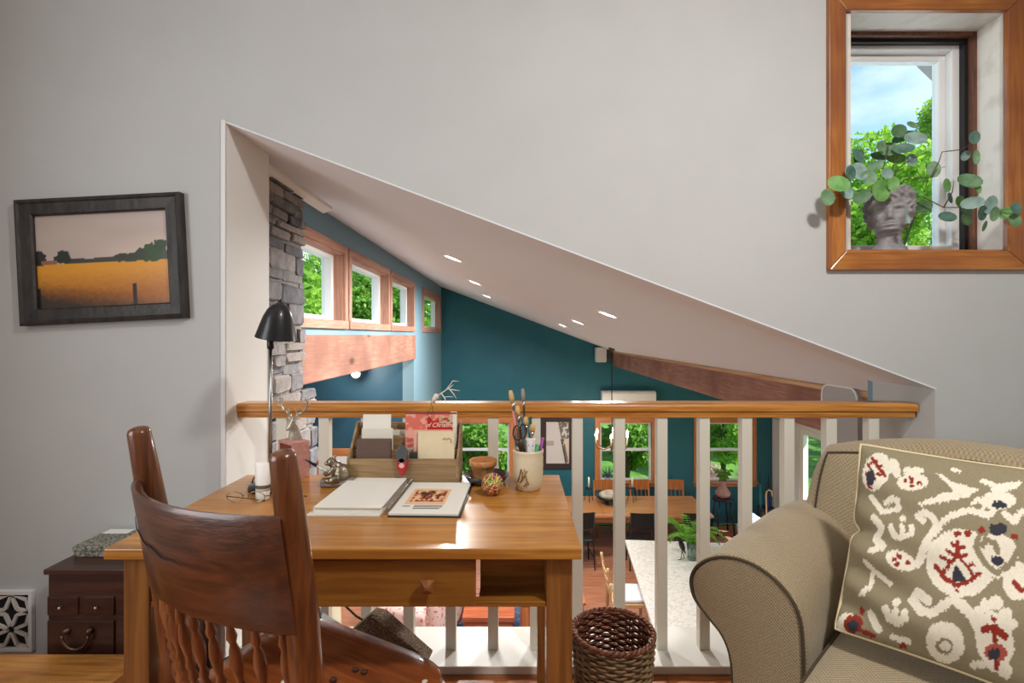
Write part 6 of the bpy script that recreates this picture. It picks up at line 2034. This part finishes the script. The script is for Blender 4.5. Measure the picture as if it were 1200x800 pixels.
bc = dining_chair('black_dining_chair', (1.02, 8.22, FL), R(6), m_blk, 'black metal chair below the first candle stand at the dining table', 'black chairs at the dining table', 'black')
place(bc, (1.98, 8.20, FL), R(-4), 'black metal chair at the middle of the dining table facing the window')
place(bc, (2.78, 8.20, FL), R(2), 'black metal chair behind the fern at the dining table')
wc = dining_chair('oak_dining_chair', (1.66, 9.52, FL), R(180), m_oakc, 'orange oak chair behind the serving dish at the dining table', 'oak chairs at the dining table', 'oak')
place(wc, (2.98, 9.54, FL), R(176), 'orange oak chair at the stool end of the dining table')
place(wc, (2.36, 9.54, FL), R(183), 'orange oak chair below the dining window beside the second candle stand')

# candle holders and serving dish
def candlestick(x, y, label):
    p = pz(x, y, TZ)
    e = empty('candle_stand', p, 0, label, 'candle stand', 'candle stands on the dining table')
    for i in range(3):
        a_ = 2 * math.pi * i / 3 + 0.5
        MB().tube([p + Vector((0.09 * math.cos(a_), 0.09 * math.sin(a_), 0.0)), p + Vector((0.05 * math.cos(a_), 0.05 * math.sin(a_), 0.22))], 0.006, n=6).build('leg', m_blackm, e)
    MB().lathe([(0.0, 0.21), (0.055, 0.22), (0.065, 0.235), (0.03, 0.232), (0.02, 0.25), (0.0, 0.25)], at=p, n=16, cap=False).build('dish', m_blackm, e, smooth=True)
    MB().lathe([(0.017, 0.235), (0.016, 0.42), (0.004, 0.425)], at=p, n=12).build('candle', m_cand, e, smooth=True)
candlestick(690, 587, 'black wire candle stand with an ivory candle beside the picture end of the serving dish')
candlestick(741, 587, 'black wire candle stand with an ivory candle at the stool end of the serving dish')
p = pz(715, 589, TZ)
sd = empty('serving_dish', p, 0, 'dark raised serving dish with a pale round loaf on the dining table', 'dish')
MB().lathe([(0.0, 0.06), (0.13, 0.06), (0.23, 0.09), (0.26, 0.14), (0.245, 0.14), (0.21, 0.10), (0.0, 0.08)], at=p, n=28, cap=False).build('bowl', m_blackm, sd, smooth=True)
for i in range(3):
    a_ = 2 * math.pi * i / 3
    MB().ball(p + Vector((0.13 * math.cos(a_), 0.13 * math.sin(a_), 0.032)), (0.03, 0.03, 0.032), n=8, m=6).build('foot', m_blackm, sd, smooth=True)
MB().ball(p + Vector((0.0, 0, 0.14)), (0.20, 0.18, 0.075), n=20).build('loaf', M('floured_loaf', C8(206, 196, 180), rough=0.9, col2=C8(160, 146, 126), nscale=9), sd, smooth=True)

# potted succulent on the far window sill
p = Vector((ox(712, 9.97), 9.97, FZ0 + CW))
su = empty('sill_succulent', p, 0, 'small spiky succulent in a grey pot on the dining window sill', 'plant')
MB().lathe([(0.0, 0), (0.045, 0), (0.06, 0.09), (0.054, 0.09), (0.04, 0.02), (0.0, 0.02)], at=p, n=16, cap=False).build('pot', M('grey_pot', C8(150, 150, 156), rough=0.6), su, smooth=True)
for i in range(14):
    a_ = i * 2.4
    d_ = Vector((math.cos(a_), math.sin(a_) * 0.55, 0))
    MB().tube([p + Vector((0, 0, 0.07)), p + d_ * 0.06 + Vector((0, 0, 0.17)), p + d_ * (0.10 + 0.03 * (i % 3)) + Vector((0, 0, 0.24 + 0.02 * (i % 4)))], [0.014, 0.012, 0.002], n=6).build('leaf', lmats[2], su, smooth=True)

# kitchen island
IR = R(-4.7)
isl = empty('kitchen_island', (1.467, 6.93, FL), IR, 'kitchen island with a pale speckled stone top below the railing', 'island')
m_stonetop = M('pale_granite', C8(226, 222, 216), rough=0.3, col2=C8(188, 182, 176), nscale=34, contrast=(0.45, 0.75), coat=0.2)
MB().box((0.0, -2.9, 0.88), (2.0, 0.0, 0.92)).build('stone_top', m_stonetop, isl, local=True, bev=0.006)
for i in range(4):
    y0_ = -2.84 + 0.70 * i
    cbn = MB().box((0.32, y0_, 0.0), (1.9, y0_ + 0.69, 0.88)).build('cabinet', m_white, isl, local=True)
    MB().box((0.305, y0_ + 0.04, 0.12), (0.32, y0_ + 0.65, 0.84)).build('door', m_white, cbn, local=True, bev=0.003)
# counter chair beside the island
m_ash = wood('pale_ash_z', C8(206, 166, 116), C8(226, 190, 142), axis=2, scale=20, rough=0.45)
def counter_chair(loc, rz, label):
    e = empty('counter_chair', loc, rz, label, 'chair', 'counter chairs at the island')
    sh_ = 0.64
    MB().box((-0.22, -0.20, sh_ - 0.05), (0.22, 0.22, sh_ - 0.01)).build('seat_frame', m_ash, e, local=True, bev=0.006)
    cushion_mb((-0.205, -0.185, sh_ - 0.01), (0.205, 0.205, sh_ + 0.035), n=8, k=0.25).build('seat_pad', M('white_pad', C8(226, 228, 236), rough=0.9), e, local=True, smooth=True)
    for sx in (-1, 1):
        MB().tube([(sx * 0.20, 0.20, 0.0), (sx * 0.20, 0.20, sh_ - 0.02)], 0.018, n=10).build('leg', m_ash, e, local=True, smooth=True)
        MB().tube([(sx * 0.20, -0.21, 0.0), (sx * 0.205, -0.20, sh_), (sx * 0.215, -0.27, 1.00), (sx * 0.216, -0.272, 1.03), (sx * 0.216, -0.272, 1.045)], [0.018, 0.02, 0.016, 0.02, 0.008], n=10).build('back_post', m_ash, e, local=True, smooth=True)
        MB().tube([(sx * 0.20, -0.20, 0.3), (sx * 0.20, 0.20, 0.3)], 0.011, n=8).build('stretcher', m_ash, e, local=True)
    for z in (0.74, 0.84, 0.94):
        y_ = -0.20 - 0.07 * (z - sh_) / 0.36
        MB().loft([[Vector((x_, y_ - 0.03 * (1 - (x_ / 0.21) ** 2) + dy, zz)) for zz in (z - 0.022, z + 0.022) for dy in ((0, 0.01) if zz < z else (0.01, 0))] for x_ in (-0.21, -0.1, 0, 0.1, 0.21)]).build('ladder_slat', m_ash, e, local=True)
    for y_, z in ((0.20, 0.22), (-0.205, 0.22)):
        MB().tube([(-0.20, y_, z), (0.20, y_, z)], 0.011, n=8).build('stretcher', m_ash, e, local=True)
    return e
c1 = counter_chair((1.31, 6.02, FL), R(-90), 'pale ash ladder back counter chair with white pad nearer the dining table')
place(c1, (1.27, 5.22, FL), R(-92), 'pale ash counter chair at the loft end of the island')

# fern in a glass vase and an iron bird on the island
IZ = FL + 0.92
p = pz(811, 655, IZ)
vs_ = empty('glass_vase', p, 0, 'clear glass vase holding the fern on the stone island top', 'vase')
m_vase = M('vase_glass', C8(206, 222, 214), rough=0.05, trans=0.8, ior=1.3)
MB().lathe([(0.0, 0.0), (0.055, 0.0), (0.06, 0.01), (0.058, 0.10), (0.066, 0.21), (0.062, 0.21), (0.053, 0.10), (0.053, 0.014), (0.0, 0.012)], at=p, n=24, cap=False).build('glass', m_vase, vs_, smooth=True)
fe = empty('fern_bunch', p + Vector((0, 0, 0.02)), 0, 'bright green fern fronds arching out of the glass vase', 'plant')
m_fern = leaf_mat('fern_green', (134, 190, 72), (92, 156, 52))
rr = random.Random(9)
for i in range(17):
    a_ = 2 * math.pi * i / 17 + rr.uniform(-0.2, 0.2)
    L = rr.uniform(0.30, 0.52)
    d_ = Vector((math.cos(a_), math.sin(a_), 0))
    side = Vector((-math.sin(a_), math.cos(a_), 0))
    up_ = rr.uniform(0.16, 0.34)
    spine = [p + Vector((0, 0, 0.05)), p + Vector((0, 0, 0.20)) + d_ * 0.03] + [p + d_ * (0.03 + L * t) + Vector((0, 0, 0.20 + up_ * math.sin(2.3 * t) - 0.10 * t * t)) for t in [q / 9 for q in range(1, 10)]]
    b = MB().tube(spine, [0.004] * 2 + [0.003] * 8 + [0.001], n=4)
    for q in range(2, len(spine) - 1):
        f = (q - 2) / (len(spine) - 3)
        ll = 0.085 * (1 - 0.75 * f)
        for s in (-1, 1):
            for o_ in (0.0, 0.5):
                c_ = spine[q].lerp(spine[q + 1], o_)
                t_ = c_ + side * s * ll + d_ * ll * 0.35 + Vector((0, 0, -0.01))
                w_ = d_ * 0.011
                b.add([c_ - w_, c_ + w_, t_ + w_ * 0.2, t_ - w_ * 0.2], [(0, 1, 2, 3)])
    b.build('frond', m_fern, fe)
p = pz(799, 655, IZ)
ib = empty('iron_bird', p, 0, 'small dark iron bird figurine standing on the island beside the vase', 'figurine')
b = MB().ball(p + Vector((0, 0, 0.17)), (0.034, 0.028, 0.07), rot=Matrix.Rotation(R(-22), 3, 'Y'))
b.ball(p + Vector((-0.03, 0, 0.235)), (0.022, 0.02, 0.022), n=10)
b.tube([p + Vector((-0.045, 0, 0.235)), p + Vector((-0.075, 0, 0.228))], [0.008, 0.001], n=6)
b.tube([p + Vector((0.02, 0, 0.12)), p + Vector((0.05, 0, 0.06))], [0.016, 0.004], n=6)
b.build('body', m_blackm, ib, smooth=True)
for s in (-1, 1):
    MB().tube([p + Vector((0.0, s * 0.015, 0.12)), p + Vector((0.01 + s * 0.03, s * 0.02, 0.004)), p + Vector((-0.02 + s * 0.03, s * 0.02, 0.002))], 0.005, n=6).build('leg', m_blackm, ib)

# black stool with a vase, umbrellas, blue bag by the door wall
p = Vector((ox(847, 9.55), 9.55, FL))
bs = empty('black_stool', p, 0, 'round black stool under the far window by the door', 'stool')
MB().lathe([(0.0, 0.62), (0.18, 0.62), (0.185, 0.64), (0.18, 0.66), (0.0, 0.66)], at=p, n=24, cap=False).build('seat', m_blk, bs, smooth=True)
for i in range(4):
    a_ = math.pi / 4 + math.pi / 2 * i
    MB().tube([p + Vector((0.22 * math.cos(a_), 0.22 * math.sin(a_), 0)), p + Vector((0.14 * math.cos(a_), 0.14 * math.sin(a_), 0.63))], 0.018, n=8).build('leg', m_blk, bs, smooth=True)
MB().tube([p + Vector((0.19 * math.cos(t), 0.19 * math.sin(t), 0.25)) for t in [2 * math.pi * q / 20 for q in range(20)]], 0.010, n=6, wrap=True).build('foot_ring', m_blk, bs)
pv = p + Vector((0, 0, 0.66))
fv = empty('flower_vase', pv, 0, 'pink glass vase with leafy sprigs on the black stool', 'vase')
MB().lathe([(0.0, 0.0), (0.06, 0.0), (0.13, 0.05), (0.14, 0.10), (0.09, 0.17), (0.05, 0.23), (0.075, 0.32), (0.07, 0.32), (0.042, 0.23), (0.0, 0.2)], at=pv, n=24, cap=False).build('body', M('pink_glass', C8(222, 170, 160), rough=0.1, trans=0.5, ior=1.3), fv, smooth=True)
for i in range(9):
    a_ = i * 2.4
    d_ = Vector((math.cos(a_), 0.6 * math.sin(a_), 0)) * (0.10 + 0.03 * (i % 3))
    b = MB().tube([pv + Vector((0, 0, 0.25)), pv + d_ * 0.6 + Vector((0, 0, 0.40)), pv + d_ + Vector((0, 0, 0.50))], 0.004, n=5)
    for q in range(5):
        c_ = pv + d_ * (0.5 + 0.12 * q) + Vector((0, 0, 0.36 + 0.035 * q))
        b.ball(c_ + Vector((0.02 * (-1) ** q, 0, 0)), (0.03, 0.01, 0.018), n=6, m=4)
    b.build('sprig', m_fern, fv)
p = Vector((ox(897, 9.5), 9.5, FL))
us = empty('umbrella_stand', p, 0, 'tall black stand by the white door holding umbrellas', 'stand')
MB().lathe([(0.0, 0.0), (0.13, 0.0), (0.15, 0.5), (0.14, 0.5), (0.12, 0.02), (0.0, 0.02)], at=p, n=20, cap=False).build('can', m_blk, us, smooth=True)
for i, (dx_, col_, label) in enumerate(((0.0, (62, 60, 150), 'closed violet blue umbrella in the black stand'), (0.06, (30, 40, 70), 'closed dark navy umbrella in the black stand'), (-0.06, (40, 120, 120), 'closed teal umbrella in the black stand'))):
    u0 = p + Vector((dx_ * 0.7, (-0.045, 0.035, 0.035)[i], 0.05))
    u1 = p + Vector((dx_ * 1.4, (-0.06, 0.05, 0.05)[i], 0.98 + 0.08 * i))
    e = empty('closed_umbrella', u0, 0, label, 'umbrella', 'umbrellas in the stand')
    MB().tube([u0, u0.lerp(u1, 0.5), u0.lerp(u1, 0.8)], [0.012, 0.032, 0.016], n=10).build('canopy', M('umbrella_cloth_%d' % i, C8(*col_), rough=0.8), e, smooth=True)
    MB().tube([u0.lerp(u1, 0.8), u1], 0.011, n=8).build('handle', m_blk, e, smooth=True)
ck_ = empty('bentwood_cane', p + Vector((-0.03, -0.2, 0)), 0, 'pale bentwood cane with crook handle leaning by the umbrella stand', 'cane')
q0 = p + Vector((-0.06, -0.2, 0.0))
MB().tube([q0, q0 + Vector((0.0, 0.06, 0.75)), q0 + Vector((0.01, 0.06, 0.82)), q0 + Vector((0.05, 0.06, 0.86)), q0 + Vector((0.10, 0.06, 0.84)), q0 + Vector((0.12, 0.06, 0.74))], 0.013, n=8).build('shaft', m_ash, ck_, smooth=True)
bb_ = cushion_mb((4.05, 9.2, FL), (4.50, 9.45, FL + 0.42), n=8, k=0.45, fn=lambda w_, e: w_ + Vector((0.03 * math.sin(20 * w_.z), 0, 0.03 * math.sin(25 * w_.x))))
tag(bb_.build('pale_blue_bag', M('pale_blue_bag', C8(160, 190, 220), rough=0.6, col2=C8(214, 226, 238), nscale=9), None, smooth=True), 'pale blue and white bag on the floor beside the black stool', 'bag')

# ------------------------------------------------------------------ sitting corner glimpsed below the desk
m_rug = M('blue_rug', C8(56, 76, 110), rough=0.95, col2=C8(96, 110, 138), nscale=20)
tag(MB().box((-0.75, 5.3, FL), (0.9, 7.3, FL + 0.012)).build('blue_rug', m_rug, None), 'blue woven rug on the lower floor under the wooden trunk', 'rug')
fa = empty('floral_armchair', (-1.22, 6.35, FL + 0.0), R(160), 'armchair in pale pink floral cloth on the lower floor', 'armchair')
m_flo = M('floral_cloth', C8(236, 208, 202), rough=0.9, col2=C8(206, 120, 110), nscale=22, contrast=(0.56, 0.62))
cushion_mb((-0.38, -0.36, 0.10), (0.38, 0.40, 0.46), n=8, k=0.2, puff=(0, 0, 0.1)).build('seat', m_flo, fa, local=True, smooth=True)
cushion_mb((-0.38, -0.46, 0.20), (0.38, -0.24, 0.98), n=8, k=0.3, puff=(0, 0.2, 0)).build('backrest', m_flo, fa, local=True, smooth=True)
for s in (-1, 1):
    cushion_mb((s * 0.40 - 0.10, -0.36, 0.10), (s * 0.40 + 0.10, 0.38, 0.64), n=8, k=0.35).build('armrest', m_flo, fa, local=True, smooth=True)
    for y_ in (-0.3, 0.3):
        MB().lathe([(0.02, 0.0), (0.03, 0.12)], at=(s * 0.34, y_, 0), n=8).build('foot', m_foot, fa, local=True)
bg_ = empty('beige_armchair', (-2.45, 5.70, FL), R(200), 'beige armchair beside the pink floral one on the lower floor', 'armchair')
m_bge = M('beige_cloth', C8(190, 176, 150), rough=0.9, bump=0.2, bscale=100)
cushion_mb((-0.36, -0.36, 0.10), (0.36, 0.40, 0.46), n=8, k=0.2).build('seat', m_bge, bg_, local=True, smooth=True)
cushion_mb((-0.36, -0.46, 0.20), (0.36, -0.24, 0.95), n=8, k=0.3).build('backrest', m_bge, bg_, local=True, smooth=True)
for s in (-1, 1):
    cushion_mb((s * 0.38 - 0.10, -0.36, 0.0), (s * 0.38 + 0.10, 0.38, 0.62), n=8, k=0.35).build('armrest', m_bge, bg_, local=True, smooth=True)
tk = empty('wooden_trunk', (-0.33, 6.3, FL + 0.012), 0, 'low cherry wood trunk on the blue rug', 'trunk')
m_chy = wood('cherry_trunk', C8(168, 84, 52), C8(198, 112, 72), axis=0, scale=16, rough=0.4)
MB().box((-0.62, 6.05, FL + 0.012), (-0.04, 6.55, FL + 0.30)).build('body', m_chy, tk, bev=0.006)
MB().box((-0.64, 6.03, FL + 0.30), (-0.02, 6.57, FL + 0.36)).build('lid', m_chy, tk, bev=0.006)
cbt = empty('cherry_cabinet', (0.35, 6.3, FL + 0.012), 0, 'low orange cherry cabinet with two doors on the lower floor', 'cabinet')
m_chz = wood('cherry_cabinet_z', C8(184, 96, 50), C8(216, 134, 78), axis=2, scale=12, rough=0.35)
MB().box((0.05, 6.05, FL + 0.012), (0.80, 6.55, FL + 0.50)).build('body', m_chz, cbt, bev=0.004)
for xa in (0.07, 0.43):
    MB().box((xa, 6.035, FL + 0.05), (xa + 0.35, 6.05, FL + 0.47)).build('door', m_chz, cbt, bev=0.003)
MB().box((0.03, 6.03, FL + 0.50), (0.82, 6.57, FL + 0.53)).build('top', m_chz, cbt, bev=0.004)
